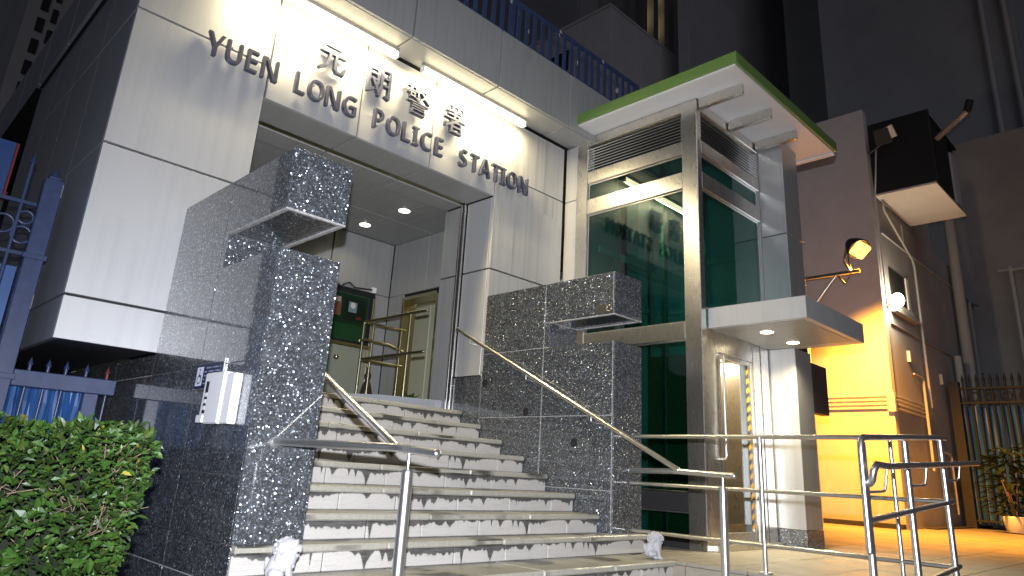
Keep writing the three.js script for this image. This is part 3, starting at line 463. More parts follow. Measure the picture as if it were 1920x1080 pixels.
// ---------------------------------------------------------------- neighbouring block, orange lit
const NX = 15.85, NZ = 0.92;
{
  const t = thing('neighbour_block', 'plain rendered block lit orange behind the lift, with pipes and small window', 'building', [18, 0, -1]);
  const p = (n, g, m, l) => part(t, n, g, m, l);
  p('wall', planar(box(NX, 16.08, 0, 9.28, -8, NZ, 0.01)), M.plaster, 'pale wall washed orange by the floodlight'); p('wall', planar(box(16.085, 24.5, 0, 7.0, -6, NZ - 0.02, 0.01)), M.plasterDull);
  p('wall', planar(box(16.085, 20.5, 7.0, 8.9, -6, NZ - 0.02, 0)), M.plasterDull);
  for (let k = 0; k < 4; k++) { p('moulding', box(NX - 0.04, NX - 0.001, 2.33 + k * 0.085, 2.37 + k * 0.085, -5, NZ + 0.03), M.plaster); p('moulding', box(NX - 0.04, 18.3, 2.33 + k * 0.085, 2.37 + k * 0.085, NZ + 0.001, NZ + 0.03), M.plasterDull); }
  p('moulding', box(NX - 0.06, NX + 0.04, 2.27, 2.66, NZ - 0.1, NZ + 0.05), M.plaster); p('kerb', box(NX - 0.25, NX - 0.002, 0, 0.09, -5, NZ), M.mass);
  for (const [a, b] of [[4.2, 4.22], [6.3, 6.33]]) p('string_course', box(16.3, 24.4, a, b, NZ - 0.019, NZ + 0.02), M.plasterDull);
  const w = p('window', box(16.55, 17.75, 4.75, 5.55, NZ - 0.019, NZ - 0.005), M.black); part(w, 'frame', box(16.5, 17.85, 4.62, 4.74, NZ - 0.019, NZ + 0.06), M.plaster); part(w, 'frame', box(17.62, 17.8, 4.75, 5.55, NZ - 0.004, NZ + 0.03), M.plaster); part(w, 'sill', box(16.4, 18.0, 4.5, 4.6, NZ - 0.019, NZ + 0.12), M.plasterDull);
  const pipe = (r, ...pts) => p('pipe', bar(pts, r, 10), M.plasterDull);
  pipe(0.14, [21.9, 0.0, 1.1], [21.9, 8.4, 1.1]); pipe(0.028, [18.3, 2.6, 0.99], [18.3, 6.1, 0.99], [16.4, 6.9, 0.99], [16.4, 9.0, 0.99]); pipe(0.03, [17.9, 1.2, 0.99], [17.9, 3.2, 0.99], [17.4, 3.25, 0.95]); pipe(0.03, [18.6, 0.5, 0.99], [18.6, 1.9, 0.99], [18.3, 1.95, 0.95]); pipe(0.03, [19.4, 0.3, 0.99], [19.4, 1.6, 0.99], [18.9, 1.65, 0.95]); pipe(0.09, [21.0, 1.0, 1.05], [21.0, 4.2, 1.05]); pipe(0.05, [23.4, 3.0, 1.0], [23.4, 6.2, 1.0], [24.4, 6.3, 1.0]);
  p('lug', box(17.2, 17.26, 3.5, 3.75, NZ - 0.018, NZ + 0.05), M.plaster); p('lug', box(19.6, 19.66, 3.3, 3.55, NZ - 0.018, NZ + 0.05), M.plaster); p('paint_patch', box(17.9, 18.02, 6.55, 7.0, NZ - 0.019, NZ - 0.015, 0.001), M.whitePaint);
  p('threshold', box(17, 22, 0, 0.03, 0.95, 1.15), M.mass);
}
{ // black air conditioning enclosure
  const t = thing('aircon_enclosure', 'black boxed air conditioner enclosure jutting from the wall high up', 'enclosure', [17, 7.15, 1.6]);
  part(t, 'side', box(16.105, 16.16, 7.19, 8.95, 0.925, 2.17), M.black); part(t, 'floor', planar(box(16.105, 18.6, 7.14, 7.188, 0.925, 2.18)), M.plaster); part(t, 'front', box(16.165, 17.9, 7.19, 8.9, 2.08, 2.12), M.black); part(t, 'frame', box(16.105, 16.2, 7.19, 8.95, 2.172, 2.2), M.darkSteel);
  part(t, 'louvre_panel', box(17.95, 18.4, 7.3, 8.6, 2.1, 2.16), M.plaster); part(t, 'top', box(16.165, 18.6, 8.9, 8.95, 0.925, 2.16), M.black); part(t, 'far_side', box(18.5, 18.6, 7.19, 8.9, 0.925, 2.07), M.black);
  const q = thing('vent_pipe', 'slanting metal vent pipe with dark cowl above the black enclosure', 'pipe', [16.6, 8.3, 2.3]);
  part(q, 'duct', bar([[16.3, 8.25, 2.25], [16.1, 8.62, 2.93]], 0.06, 12), M.plasterDull); part(q, 'cowl', bar([[16.1, 8.62, 2.93], [16.08, 8.85, 3.02]], 0.078, 12), M.darkSteel);
  const f = thing('unlit_floodlight', 'unlit small floodlight clamped at the corner below the roof edge', 'lamp', [15.9, 8.4, 1.2]);
  part(f, 'head', new THREE.BoxGeometry(0.45, 0.36, 0.34).rotateZ(0.5).translate(15.86, 8.45, 1.35), M.darkSteel); part(f, 'glass', new THREE.BoxGeometry(0.03, 0.28, 0.3).rotateZ(0.5).rotateY(-0.4).translate(15.66, 8.4, 1.48), M.whitePaint); part(f, 'bracket', bar([[15.95, 8.15, 0.93], [15.9, 8.3, 1.25]], 0.03), M.darkSteel); part(f, 'cable', bar([[15.95, 8.2, 1.1], [15.9, 7.6, 1.05], [16.0, 7.1, 0.96], [16.02, 4.6, 0.96]], 0.018, 6), M.plaster);
}
{ // round bulkhead lamp
  const t = thing('wall_lamp', 'lit round white wall lamp beside the small window', 'lamp', [16.23, 4.6, 1.0]);
  part(t, 'base', new THREE.CylinderGeometry(0.13, 0.15, 0.08, 20).rotateX(Math.PI / 2).translate(16.23, 4.69, NZ + 0.04), M.plastic); part(t, 'lamp_globe', ball(16.23, 4.69, NZ + 0.2, 0.145, 1, 1.1, 0.9), glow(1, 0.88, 0.6, 16));
  light(new THREE.PointLight(C(1, 0.88, 0.62), 9, 0, 2), [16.23, 4.69, NZ + 0.2]).shadow.radius = 6;
}
// ---------------------------------------------------------------- far gate with blue sheet, potted plant
{
  const t = thing('spiked_gate', 'black spiked steel gate backed with blue sheeting beyond the paving', 'gate', [20, 0, 3]);
  part(t, 'post', box(19.9, 20.1, 0, 3.4, 1.0, 1.22), M.black);
  for (let i = 0; i < 30; i++) { const z = 1.3 + i * 0.146; part(t, 'spike', merge([bar([[20, 0.1, z], [20, 3.42, z]], 0.025, 6), new THREE.ConeGeometry(0.04, 0.16, 6).translate(20, 3.5, z).toNonIndexed()]), M.black); }
  for (const y of [0.15, 2.85, 3.2]) part(t, 'rail', box(19.97, 20.03, y, y + 0.05, 1.22, 5.7), M.black);
  for (let i = 0; i < 12; i++) part(t, 'scroll', new THREE.TorusGeometry(0.1, 0.015, 6, 14).rotateY(Math.PI / 2).translate(20, 3.03, 1.5 + i * 0.34), M.black);
  const pos = [], n = 60; for (let i = 0; i < n; i++) for (let j = 0; j < 6; j++) { const P = (a, b) => { const z = 1.2 + a * 0.075, y = 0.1 + b * 0.45; return [20.1 + 0.05 * Math.sin(z * 16) + 0.03 * Math.sin(z * 7 + y * 3), y, z]; }; pos.push(...P(i, j), ...P(i, j + 1), ...P(i + 1, j), ...P(i + 1, j), ...P(i, j + 1), ...P(i + 1, j + 1)); }
  part(t, 'blue_sheet', finish(pos), M.tarp);
  const b = thing('far_building', 'dim grey building end wall standing behind the spiked gate', 'building', [30, 0, 3]);
  part(b, 'wall', planar(box(25, 40, 0, 12, -6, 12, 0.02)), M.plasterDull); for (const z of [1.9, 2.3, 3.4]) part(b, 'pipe', bar([[24.9, 2, z], [24.9, 7.5, z]], 0.06), M.plaster); part(b, 'pipe', bar([[24.9, 7.4, 1.6], [24.9, 7.4, 9]], 0.05), M.plaster);
}
function leafGeo(list, colors) { // list of {p, dir, up, len, wid}: a folded pointed leaf of four faces
  const pos = [], col = [], a = V3(0, 0, 0);
  for (const l of list) {
    const d = l.dir, s = d.clone().cross(l.up).normalize(), n = s.clone().cross(d).normalize(), P = (t, w, h) => l.p.clone().addScaledVector(d, t * l.len).addScaledVector(s, w * l.wid).addScaledVector(n, h * l.wid);
    const b = P(0, 0, 0), m = P(0.5, 0, -0.18), e = P(1, 0, -0.25), L = P(0.42, -0.5, 0.1), R = P(0.42, 0.5, 0.1), L2 = P(0.75, -0.3, 0.0), R2 = P(0.75, 0.3, 0.0);
    for (const T of [[b, m, L], [b, R, m], [L, m, L2], [m, R, R2], [L2, m, e], [m, R2, e]]) for (const v of T) { pos.push(v.x, v.y, v.z); col.push(...l.col); }
  }
  const g = finish(pos); g.setAttribute('color', new THREE.Float32BufferAttribute(col, 3)); return g;
}
M.leaf = phys({ vertexColors: true, roughness: 0.48, transmission: 0.2, thickness: 0, side: THREE.DoubleSide, ior: 1.45 });
M.twig = std({ color: C(0.16, 0.11, 0.07), roughness: 0.8 });
{
  const t = thing('potted_plant', 'leafy potted plant standing in front of the blue sheeted gate', 'plant', [18.6, 0, 2.25]);
  part(t, 'pot', new THREE.LatheGeometry([[0, 0], [0.2, 0], [0.26, 0.3], [0.28, 0.32], [0.24, 0.32], [0.22, 0.28], [0, 0.28]].map(v => new THREE.Vector2(...v)), 20).translate(18.6, 0.02, 2.25), M.plastic);
  const ls = []; for (let i = 0; i < 260; i++) { const a = rnd() * 6.28, r = rr(0.02, 0.75), y = rr(0.35, 1.75), d = V3(Math.cos(a) * 0.9, rr(-0.5, 0.6), Math.sin(a) * 0.9).normalize(), k = rr(0.6, 1.3); ls.push({ p: V3(18.6 + Math.cos(a) * r * 0.6, y, 2.25 + Math.sin(a) * r * 0.6), dir: d, up: V3(0, 1, 0), len: rr(0.2, 0.42), wid: rr(0.06, 0.12), col: [0.014 * k, 0.03 * k, 0.008 * k] }); }
  part(t, 'foliage', leafGeo(ls), M.leaf); for (let i = 0; i < 7; i++) part(t, 'stem', bar([[18.6, 0.28, 2.25], [18.6 + rr(-0.3, 0.3), rr(1.0, 1.5), 2.25 + rr(-0.3, 0.3)]], 0.015, 5), M.twig);
}
// ---------------------------------------------------------------- dark towers behind
{
  const tw = (label, base, walls, m) => { const t = thing('tower_block', label, 'building', base); for (const w of walls) part(t, 'wall', planar(box(...w, 0.02)), m); return t; };
  const a = tw('tall bluish dark tower slab straight behind the lift roof', [34, 0, -16], [[26.7, 45, 0, 60, -10.6, -10]], M.tower);
  void a;
  tw('narrow recessed dark wall between two tall tower slabs', [38, 0, -6], [[33, 45, 0, 60, -7.7, -4.81]], M.towerDim);
  const c = tw('broad dark grey windowless tower wall above the black enclosure', [36, 0, 0], [[30, 45, 0, 60, -4.8, 2.6]], M.tower);
  for (const z of [1.6, 2.35]) part(c, 'downpipe', bar([[29.9, 3, z], [29.9, 59, z]], 0.1, 8), M.plaster);
  const d = tw('cluttered dark apartment tower at the very edge of the picture', [46, 0, 7], [[41, 50, 0, 60, 3.2, 14]], M.towerDim);
  for (let k = 0; k < 9; k++) { const y = 11 + k * 2.6; part(d, 'balcony', box(40.4, 40.99, y, y + 0.9, 3.4, 6.5), M.towerDim); part(d, 'window', box(40.95, 40.99, y + 1.0, y + 2.3, 3.7, 5.2), M.black); part(d, 'laundry', box(40.6, 40.66, y + 0.95, y + 1.6, rr(3.6, 4.4), rr(4.5, 5.5)), k % 2 ? M.plaster : M.bluePaint); }
  const b = tw('distant tower with vertical fins and a few lit windows', [40, 0, -28], [[32, 46, 0, 70, -36, -22]], M.towerDim);
  const lit = glow(1, 0.78, 0.42, 0.9);
  for (let i = 0; i < 9; i++) part(b, 'fin', box(32.3 + i * 1.55, 32.95 + i * 1.55, 0, 70, -21.99, -20.9), M.tower);
  for (let i = 0; i < 9; i++) for (let k = 0; k < 8; k++) { const x = 33.0 + i * 1.55, y = 19 + k * 3.2, on = k >= 5 && i !== 6 && i > 3 || (i === 6 && k === 7); part(b, 'window', box(x + 0.05, x + 0.78, y, y + 2.3, -21.99, -21.9), on ? lit : M.black); }
  const e = tw('pale distant tower with a column of small dark windows, above the gate', [8, 0, -28], [[2.3, 20, 0, 70, -45, -25]], M.tower);
  for (let k = 0; k < 12; k++) for (const [dx, w] of [[0, 0.26], [0.42, 0.2]]) part(e, 'window', box(2.72 + dx, 2.72 + dx + w, 11.4 + k * 0.98 - dx * 0.9, 12.0 + k * 0.98 - dx * 0.9, -25.0, -24.93), M.black);
}
// ---------------------------------------------------------------- lobby fittings
{
  const t = thing('notice_board', 'green notice board with pictures on the lobby rear wall', 'notice board', [5.1, 2.2, -2.74]);
  const map = canvasTex(256, 256, (g, w, h) => { g.fillStyle = '#0b2616'; g.fillRect(0, 0, w, h); g.fillStyle = '#0a1a12'; g.fillRect(90, 20, 150, 130); g.fillStyle = '#6a4434'; g.fillRect(10, 50, 60, 80); g.fillStyle = '#8a8880'; g.fillRect(16, 24, 46, 30); g.fillStyle = '#6a7a80'; g.fillRect(120, 40, 60, 60); g.fillStyle = '#b8b8b0'; g.beginPath(); g.arc(150, 60, 18, 0, 7); g.fill(); g.fillStyle = '#54201c'; g.fillRect(180, 120, 40, 16); g.fillStyle = '#123a1f'; g.fillRect(0, 170, w, 86); });
  part(t, 'board', box(4.74, 5.36, 2.24, 2.9, -2.749, -2.72), std({ color: C(0.015, 0.04, 0.02), roughness: 0.5 })); part(t, 'print', new THREE.PlaneGeometry(0.58, 0.63).translate(5.05, 2.57, -2.7185), std({ map, roughness: 0.35 }));
  const s = thing('wall_socket', 'small white cable box on the lobby rear wall', 'box', [5.42, 3.03, -2.74]); part(s, 'case', box(5.38, 5.45, 2.99, 3.07, -2.749, -2.71), M.plastic); part(s, 'cable', bar([[5.38, 3.03, -2.72], [5.1, 3.0, -2.73], [5.0, 3.06, -2.73], [4.9, 3.0, -2.73]], 0.012, 6), M.black);
  const r = thing('lobby_railing', 'brass toned tube railing standing inside the lobby', 'railing', [4.9, 1.24, -1.5]);
  for (const y of [2.39, 1.9]) part(r, 'rail', bar([[4.9, y, -0.75], [4.9, y, -2.06], [5.55, y, -2.06]], 0.02), M.brass);
  part(r, 'rail', bar([[4.82, 2.12, -2.0], [4.9, 2.16, -2.02], [5.3, 2.16, -2.06], [5.55, 2.1, -2.06]], 0.018), M.brass);
  for (const [x, z] of [[4.9, -2.06], [4.9, -1.06], [5.05, -2.06], [5.5, -2.06]]) part(r, 'post', bar([[x, 1.24, z], [x, 2.39, z]], 0.018), M.brass);
  const pl = thing('corridor_plant', 'small potted fern on the floor by the corridor doorway', 'plant', [5.55, 1.24, -1.75]);
  const ls = []; for (let i = 0; i < 40; i++) { const a = rnd() * 6.28; ls.push({ p: V3(5.5, 1.42, -1.72), dir: V3(Math.cos(a), rr(0.2, 0.9), Math.sin(a)).normalize(), up: V3(0, 1, 0), len: rr(0.12, 0.24), wid: 0.05, col: [0.06, 0.1, 0.02] }); }
  part(pl, 'foliage', leafGeo(ls), M.leaf); part(pl, 'pot', new THREE.CylinderGeometry(0.09, 0.07, 0.2, 14).translate(5.5, 1.34, -1.72), M.darkSteel);
  const po = thing('corridor_poster', 'poster with dark photographs on the yellow corridor wall', 'poster', [7.18, 2.1, -1.9]);
  const m2 = canvasTex(128, 256, (g, w, h) => { g.fillStyle = '#c9c48e'; g.fillRect(0, 0, w, h); g.fillStyle = '#7a8a70'; g.fillRect(10, 10, 108, 70); g.fillStyle = '#1a1a20'; g.fillRect(40, 90, 60, 60); g.fillStyle = '#b06a4a'; g.fillRect(10, 100, 26, 40); g.fillStyle = '#c08a6a'; g.fillRect(14, 165, 100, 60); g.fillStyle = '#3a3a4a'; g.fillRect(20, 228, 90, 14); });
  part(po, 'sheet', box(7.176, 7.182, 1.7, 2.75, -3.1, -2.55, 0.001), M.plastic); part(po, 'print', new THREE.PlaneGeometry(0.53, 1.02).rotateY(-Math.PI / 2).translate(7.174, 2.225, -2.825), std({ map: m2, roughness: 0.5 }));
  const ob = thing('dark_ornament', 'dark small statue on a low stand in the lobby corner', 'ornament', [5.3, 1.24, -2.45]);
  const pr = [[0, 0], [0.12, 0], [0.13, 0.06], [0.07, 0.1], [0.09, 0.22], [0.06, 0.34], [0.03, 0.4], [0.05, 0.46], [0.03, 0.52], [0.012, 0.62], [0, 0.64]].map(v => new THREE.Vector2(...v)); part(ob, 'figure', new THREE.LatheGeometry(pr, 16).translate(5.3, 1.3, -2.45), std({ color: C(0.03, 0.025, 0.02), roughness: 0.35 })); part(ob, 'stand', box(5.12, 5.48, 1.236, 1.3, -2.6, -2.3), M.darkSteel);
  for (const [i, x, z] of [[0, 4.875, -1.4], [1, 4.87, -2.3]]) {
    const d = thing('ceiling_downlight', i ? 'lit round ceiling light deeper in the lobby near the rear wall' : 'lit round ceiling light nearer the entrance opening', 'lamp', [x, 3.78, z], 'lobby ceiling lights');
    part(d, 'ring', new THREE.CylinderGeometry(0.09, 0.09, 0.012, 24).translate(x, 3.793, z), M.tube); part(d, 'lamp_glass', new THREE.CylinderGeometry(0.075, 0.075, 0.004, 24).translate(x, 3.784, z), glow(1, 0.93, 0.72, 4));
    light(new THREE.SpotLight(C(1, 0.92, 0.7), 1.6, 0, 1.2, 0.7, 2), [x, 3.775, z], [x, 1, z]).shadow.radius = 3;
  }
  const cl = thing('corridor_lamp', 'ceiling lamp of the lit corridor', 'lamp', [6.6, 3.28, -2.2]); part(cl, 'lamp_panel', box(6.3, 6.9, 3.27, 3.298, -2.5, -1.9), glow(1, 0.9, 0.55, 2));
  light(new THREE.RectAreaLight(C(1, 0.9, 0.6), 9, 0.58, 0.58), [6.6, 3.262, -2.2], [6.6, 1, -2.2001]);
}
// ---------------------------------------------------------------- telephone box and notice beside the hedge
{
  const t = thing('entry_phone', 'white wall telephone cabinet with open flap on the dark granite', 'telephone', [XW, 0.8, 1.4]);
  part(t, 'cabinet', box(1.735, XW - 0.001, 0.79, 1.10, 1.27, 1.475, 0.008), M.plastic); part(t, 'cover', box(1.745, XW - 0.001, 0.79, 1.085, 1.488, 1.60, 0.006), M.plastic);
  part(t, 'panel', box(1.752, XW - 0.001, 0.8, 1.105, 1.16, 1.268, 0.006), M.plastic); part(t, 'recess', box(1.7495, 1.7515, 0.855, 1.05, 1.195, 1.25, 0.0005), M.darkSteel); for (let k = 0; k < 3; k++) part(t, 'key', box(1.746, 1.749, 0.875 + k * 0.04, 0.9 + k * 0.04, 1.205, 1.24, 0.001), M.plastic);
  part(t, 'ledge', box(1.73, 1.7515, 0.797, 0.845, 1.17, 1.262, 0.005), M.plastic);
  const s = thing('access_sign', 'blue access notice with a white wheelchair symbol beside the telephone', 'sign', [XW, 1.02, 1.1]);
  const map = canvasTex(512, 200, (g, w, h) => { g.fillStyle = '#101a3c'; g.fillRect(0, 0, w, h); g.fillStyle = '#d8dce6'; g.fillRect(18, 18, 130, 164); g.strokeStyle = '#2a3350'; g.fillStyle = '#2a3350'; g.lineWidth = 11; g.beginPath(); g.arc(82, 125, 36, 0, 7); g.stroke(); g.beginPath(); g.arc(78, 42, 11, 0, 7); g.fill(); g.beginPath(); g.moveTo(78, 58); g.lineTo(80, 100); g.lineTo(108, 104); g.lineTo(120, 140); g.stroke();
    g.fillStyle = '#9aa6c8'; for (let k = 0; k < 5; k++) for (let x = 175; x < 470; x += 26) if ((x * 7 + k * 31) % 5) g.fillRect(x, 26 + k * 33, 18, 13); });
  part(s, 'plate', box(XW - 0.008, XW - 0.001, 1.02, 1.18, 0.88, 1.30, 0.002), std({ color: C(0.01, 0.016, 0.06), roughness: 0.4 })); part(s, 'print', new THREE.PlaneGeometry(0.41, 0.15).rotateY(-Math.PI / 2).translate(XW - 0.0095, 1.10, 1.09), std({ map, roughness: 0.4 }));
  part(s, 'frame', merge([box(XW - 0.01, XW - 0.001, 1.012, 1.019, 0.87, 1.31, 0.001), box(XW - 0.012, XW - 0.001, 1.02, 1.2, 1.301, 1.312, 0.001)]), M.tube);
}
// ---------------------------------------------------------------- blue gate and fence beside the corner
{
  const z = -0.6, t = thing('blue_gate', 'blue painted steel gate with tall post and scrolls at the corner', 'gate', [0.97, GROUND, z]);
  part(t, 'post', box(0.90, 1.03, GROUND, 2.62, z - 0.06, z + 0.06, 0.006), M.bluePaint); part(t, 'finial', merge([box(0.925, 1.005, 2.621, 2.65, z - 0.04, z + 0.04), new THREE.ConeGeometry(0.045, 0.08, 8).translate(0.965, 2.69, z).toNonIndexed()]), M.bluePaint); part(t, 'collar', box(0.885, 1.045, 1.96, 2.0, z - 0.075, z + 0.075), M.bluePaint); part(t, 'collar', box(0.885, 1.045, 1.06, 1.1, z - 0.075, z + 0.075), M.bluePaint);
  for (const x of [0.80, 0.62, 0.44]) { part(t, 'gate_bar', bar([[x, GROUND + 0.1, z], [x, x > 0.7 ? 2.72 : 2.45, z]], 0.014, 8), M.bluePaint); part(t, 'spear', new THREE.ConeGeometry(0.028, 0.08, 8).translate(x, (x > 0.7 ? 2.72 : 2.45) + 0.035, z), M.bluePaint); }
  for (const y of [2.38, 1.98, 0.2]) part(t, 'gate_rail', box(0.2, 0.898, y, y + 0.03, z - 0.015, z + 0.015), M.bluePaint);
  for (const [x, y, r] of [[0.85, 2.28, 0.05], [0.85, 2.14, 0.065], [0.72, 2.2, 0.07]]) part(t, 'scroll', new THREE.TorusGeometry(r, 0.01, 8, 24).translate(x, y, z), M.bluePaint);
  part(t, 'gate_sheet', box(0.2, 0.89, 0.1, 1.9, z - 0.05, z - 0.045), M.tarp);
  const f = thing('blue_fence', 'low blue spiked fence with blue tarpaulin between gate post and granite', 'fence', [1.4, GROUND, z]);
  part(f, 'top_rail', box(1.032, 1.73, 1.02, 1.14, z - 0.04, z + 0.04, 0.006), M.bluePaint); part(f, 'post', box(1.52, 1.62, GROUND, 1.018, z - 0.04, z + 0.04), M.bluePaint);
  for (const x of [1.13, 1.25, 1.37, 1.51, 1.66]) part(f, 'spike', merge([bar([[x, 1.14, z], [x, 1.19, z]], 0.013, 8), new THREE.ConeGeometry(0.022, 0.06, 8).translate(x, 1.215, z).toNonIndexed()]), x > 1.6 ? std({ color: C(0.12, 0.03, 0.03), roughness: 0.5 }) : M.bluePaint);
  for (const x of [1.13, 1.25, 1.37, 1.68]) part(f, 'fence_bar', bar([[x, GROUND, z], [x, 1.018, z]], 0.011, 8), M.bluePaint);
  const pos = [], P = (a, b) => { const x = 1.0 + a * 0.024, y = GROUND + 0.1 + b * 0.2; return [x, y, z - 0.12 + 0.03 * Math.sin(x * 26 + y * 5) + 0.015 * Math.sin(x * 61 - y * 9)]; }; for (let i = 0; i < 28; i++) for (let j = 0; j < 9; j++) pos.push(...P(i, j), ...P(i + 1, j), ...P(i, j + 1), ...P(i + 1, j), ...P(i + 1, j + 1), ...P(i, j + 1));
  part(f, 'tarpaulin', finish(pos), M.tarp);
  const s = thing('blue_sign_board', 'blue board with red edge high on the gate side', 'sign', [0.6, 2.5, -0.9]); part(s, 'board', box(0.2, 0.70, 2.45, 2.95, -0.93, -0.9), std({ color: C(0.02, 0.055, 0.17), roughness: 0.4 })); part(s, 'red_edge', box(0.702, 0.72, 2.45, 2.95, -0.93, -0.9), std({ color: C(0.16, 0.01, 0.015), roughness: 0.5 })); part(s, 'bracket', box(0.3, 0.34, 2.4, 3.0, -0.98, -0.935), M.darkSteel);
}
// ---------------------------------------------------------------- clipped hedge
{
  const t = thing('clipped_hedge', 'glossy green clipped hedge with bare twigs beside the granite wall', 'hedge', [0.3, GROUND, 2.0]);
  const nz = fbm(8, 3, 401), ls = [], up = V3(0, 1, 0), edge = y => 1.16 + 0.1 * (nz(0.3, y * 0.6 + 0.2) - 0.5) - (y < 0.35 ? (0.35 - y) * 0.16 : 0) - (y > 0.62 ? (y - 0.62) * 0.6 : 0);
  const twigs = [];
  for (let i = 0; i < 17500; i++) {
    const side = rnd(), y = rr(-0.25, 0.72), depth = Math.pow(rnd(), 1.7) * 0.2; let x, z, out;
    if (side < 0.66) { x = rr(-0.9, edge(y)); z = 2.28 + 0.12 * (nz(x * 0.5, y * 0.5) - 0.5) - depth; out = V3(rr(-0.35, 0.35), rr(-0.1, 0.6), 1); const gap = nz(x * 1.3 + 0.37, y * 2.2 + 0.11); if (gap > (y < 0.36 ? 0.62 : 0.56) && depth < 0.09 && rnd() < 0.85) { if (rnd() < 0.4 && y < 0.58) twigs.push([x, y, z - 0.03]); continue; } if (y > 0.67) z -= (y - 0.67) * 2.5; }
    else if (side < 0.86) { x = rr(-0.9, edge(0.6)); z = rr(1.4, 2.25); out = V3(rr(-0.4, 0.4), 1, rr(-0.4, 0.4)); }
    else { x = edge(y) - depth; z = rr(1.45, 2.25); out = V3(1, rr(0, 0.6), rr(-0.4, 0.4)); }
    const yy = side >= 0.66 && side < 0.86 ? 0.69 + 0.05 * (nz(x * 0.7, z * 0.7) - 0.5) - depth * 0.6 : y;
    const k = rr(0.4, 1.4), yel = rnd() < 0.18 ? 1.5 : 1, dead = rnd() < 0.006, dir = out.clone().add(V3(rr(-1, 1), rr(-0.9, 0.7), rr(-0.7, 0.7))).normalize(), u = out.clone().add(V3(rr(-0.6, 0.6), rr(0, 1), rr(-0.6, 0.6))).normalize(), len = rr(0.022, 0.058) * (rnd() < 0.1 ? 1.35 : 1);
    ls.push({ p: V3(x, yy, z), dir, up: u, len, wid: len * rr(0.42, 0.6), col: dead ? [0.3, 0.26, 0.03] : [0.034 * k * yel, 0.082 * k, 0.01 * k] });
  }
  part(t, 'foliage', leafGeo(ls), M.leaf);
  const tw = twigs.map(([x, y, z]) => { const a = V3(x, y, z - 0.05), d = V3(rr(-0.6, 0.6), rr(0.1, 1), rr(0, 0.5)).normalize().multiplyScalar(rr(0.04, 0.13)); return bar([[a.x, a.y, a.z], [a.x + d.x, a.y + d.y, a.z + d.z]], rr(0.0012, 0.003), 4); });
  part(t, 'twigs', merge(tw), M.twig);
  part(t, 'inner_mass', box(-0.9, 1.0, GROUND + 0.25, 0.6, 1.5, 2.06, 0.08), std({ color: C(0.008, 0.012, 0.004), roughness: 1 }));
  for (const x of [-0.6, -0.1, 0.4, 0.85]) part(t, 'stem', bar([[x, GROUND, 1.8], [x, GROUND + 0.4, 1.8]], 0.03, 6), M.twig);
}
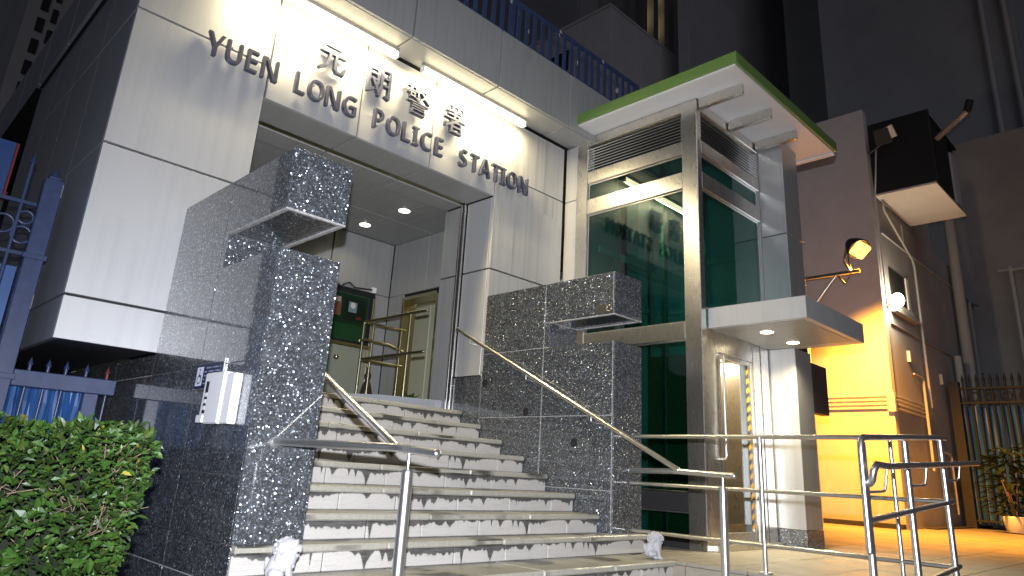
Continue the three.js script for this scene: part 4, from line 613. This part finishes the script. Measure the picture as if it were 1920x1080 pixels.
// ---------------------------------------------------------------- little stone lions
function lion(cx, cy, cz, yaw, s, label) {
  const t = thing('stone_lion', label, 'statue', [cx, cy, cz], 'stone lions at the foot of the steps');
  const cap = (p, a, b, r1, r2) => { const ax = p[0] - a[0], ay = p[1] - a[1], az = p[2] - a[2], bx = b[0] - a[0], by = b[1] - a[1], bz = b[2] - a[2], h = Math.min(1, Math.max(0, (ax * bx + ay * by + az * bz) / (bx * bx + by * by + bz * bz + 1e-9))); return Math.hypot(ax - bx * h, ay - by * h, az - bz * h) - (r1 + (r2 - r1) * h); };
  const B = []; const add = (a, b, r1, r2 = r1, k = 0.012) => B.push([a, b, r1, r2, k]);
  // forward is +x here, up +y, height 1
  add([-0.18, 0.24, 0], [-0.12, 0.42, 0], 0.2, 0.2); add([-0.12, 0.4, 0], [0.1, 0.52, 0], 0.19, 0.2); add([0.1, 0.4, 0], [0.14, 0.58, 0], 0.19, 0.19);
  for (const q of [-1, 1]) { add([-0.14, 0.2, 0.16 * q], [-0.02, 0.2, 0.17 * q], 0.14, 0.1); add([0.02, 0.06, 0.17 * q], [0.1, 0.05, 0.17 * q], 0.06, 0.055); add([0.14, 0.44, 0.12 * q], [0.2, 0.1, 0.12 * q], 0.085, 0.065); add([0.2, 0.05, 0.12 * q], [0.27, 0.045, 0.12 * q], 0.06, 0.055); add([0.02, 0.86, 0.15 * q], [0.0, 0.8, 0.17 * q], 0.05, 0.04); add([0.24, 0.86, 0.1 * q], [0.27, 0.85, 0.1 * q], 0.05); add([0.2, 0.92, 0.09 * q], [0.28, 0.91, 0.08 * q], 0.03); for (let i = 0; i < 5; i++) add([-0.02 - 0.02 * i, 0.84 - i * 0.075, 0.15 * q], [-0.03 - 0.02 * i, 0.82 - i * 0.075, 0.16 * q], 0.065); }
  add([0.02, 0.76, 0], [0.1, 0.79, 0], 0.22, 0.2); add([0.2, 0.75, 0], [0.3, 0.74, 0], 0.14, 0.12); add([0.33, 0.79, 0], [0.37, 0.79, 0], 0.05); add([0.2, 0.61, 0], [0.29, 0.61, 0], 0.1, 0.08); add([0.12, 0.92, 0], [0.02, 0.94, 0], 0.07, 0.08);
  add([-0.34, 0.3, 0], [-0.36, 0.5, 0], 0.06, 0.05); for (let i = 0; i < 4; i++) add([0.24, 0.56 - i * 0.06, (i % 2 - 0.5) * 0.1], [0.25, 0.55 - i * 0.06, (i % 2 - 0.5) * 0.1], 0.05);
  for (let i = 0; i < 30; i++) { const a = i * 2.39996, h = 1 - 2 * (i + 0.5) / 30, r = Math.sqrt(1 - h * h), q = [-0.02 + 0.2 * (-Math.abs(r * Math.cos(a))), 0.74 + 0.2 * h, 0.21 * r * Math.sin(a)]; add(q, [q[0] - 0.01, q[1], q[2]], 0.045); }
  for (let i = 0; i < 9; i++) { const a = i / 9 * 6.283; add([0.12 + 0.03 * Math.cos(a), 0.6 + 0.03 * Math.sin(a * 2), 0.17 * Math.sin(a)], [0.14 + 0.03 * Math.cos(a), 0.55, 0.16 * Math.sin(a)], 0.045); }
  const sdf = p => { let d = 1e3; for (const [a, b, r1, r2] of B) { const e = cap(p, a, b, r1, r2), k = 0.01, h = Math.max(k - Math.abs(d - e), 0) / k; d = Math.min(d, e) - h * h * k * 0.25; } const mouth = cap(p, [0.34, 0.665, -0.14], [0.34, 0.665, 0.14], 0.03, 0.03); return Math.max(d, -mouth, -p[1]) + 0.003 * Math.sin(p[0] * 60) * Math.sin(p[1] * 55) * Math.sin(p[2] * 60); };
  const n = 72, mc = new MarchingCubes(n, M.stoneWhite, false, false, 120000), h = n / 2; mc.isolation = 0;
  for (let k = 0; k < n; k++) for (let j = 0; j < n; j++) for (let i = 0; i < n; i++) mc.field[k * n * n + j * n + i] = -sdf([(i - h) / h * 0.62, (j - h) / h * 0.62 + 0.5, (k - h) / h * 0.62]);
  mc.update(); const c = mc.count, g = new THREE.BufferGeometry(), pos = new Float32Array(mc.positionArray.slice(0, c * 3)), nor = new Float32Array(mc.normalArray.slice(0, c * 3));
  g.setAttribute('position', new THREE.BufferAttribute(pos, 3)); g.setAttribute('normal', new THREE.BufferAttribute(nor, 3)); g.scale(0.62, 0.62, 0.62); g.translate(0, 0.5, 0); g.scale(s, s, s); g.rotateY(yaw); g.translate(cx, cy, cz);
  part(t, 'body', planar(g), M.stoneWhite); return t;
}
lion(5.28, 0.001, 2.13, -0.72, 0.212, 'small white stone lion on the step by the landing rail');
lion(1.97, 0.001, 2.06, -0.62, 0.222, 'small white stone lion below the granite pillar beside the hedge');

scene.traverse(o => { if (o.isMesh) { o.castShadow = true; o.receiveShadow = true; } });
renderer.render(scene, camera);
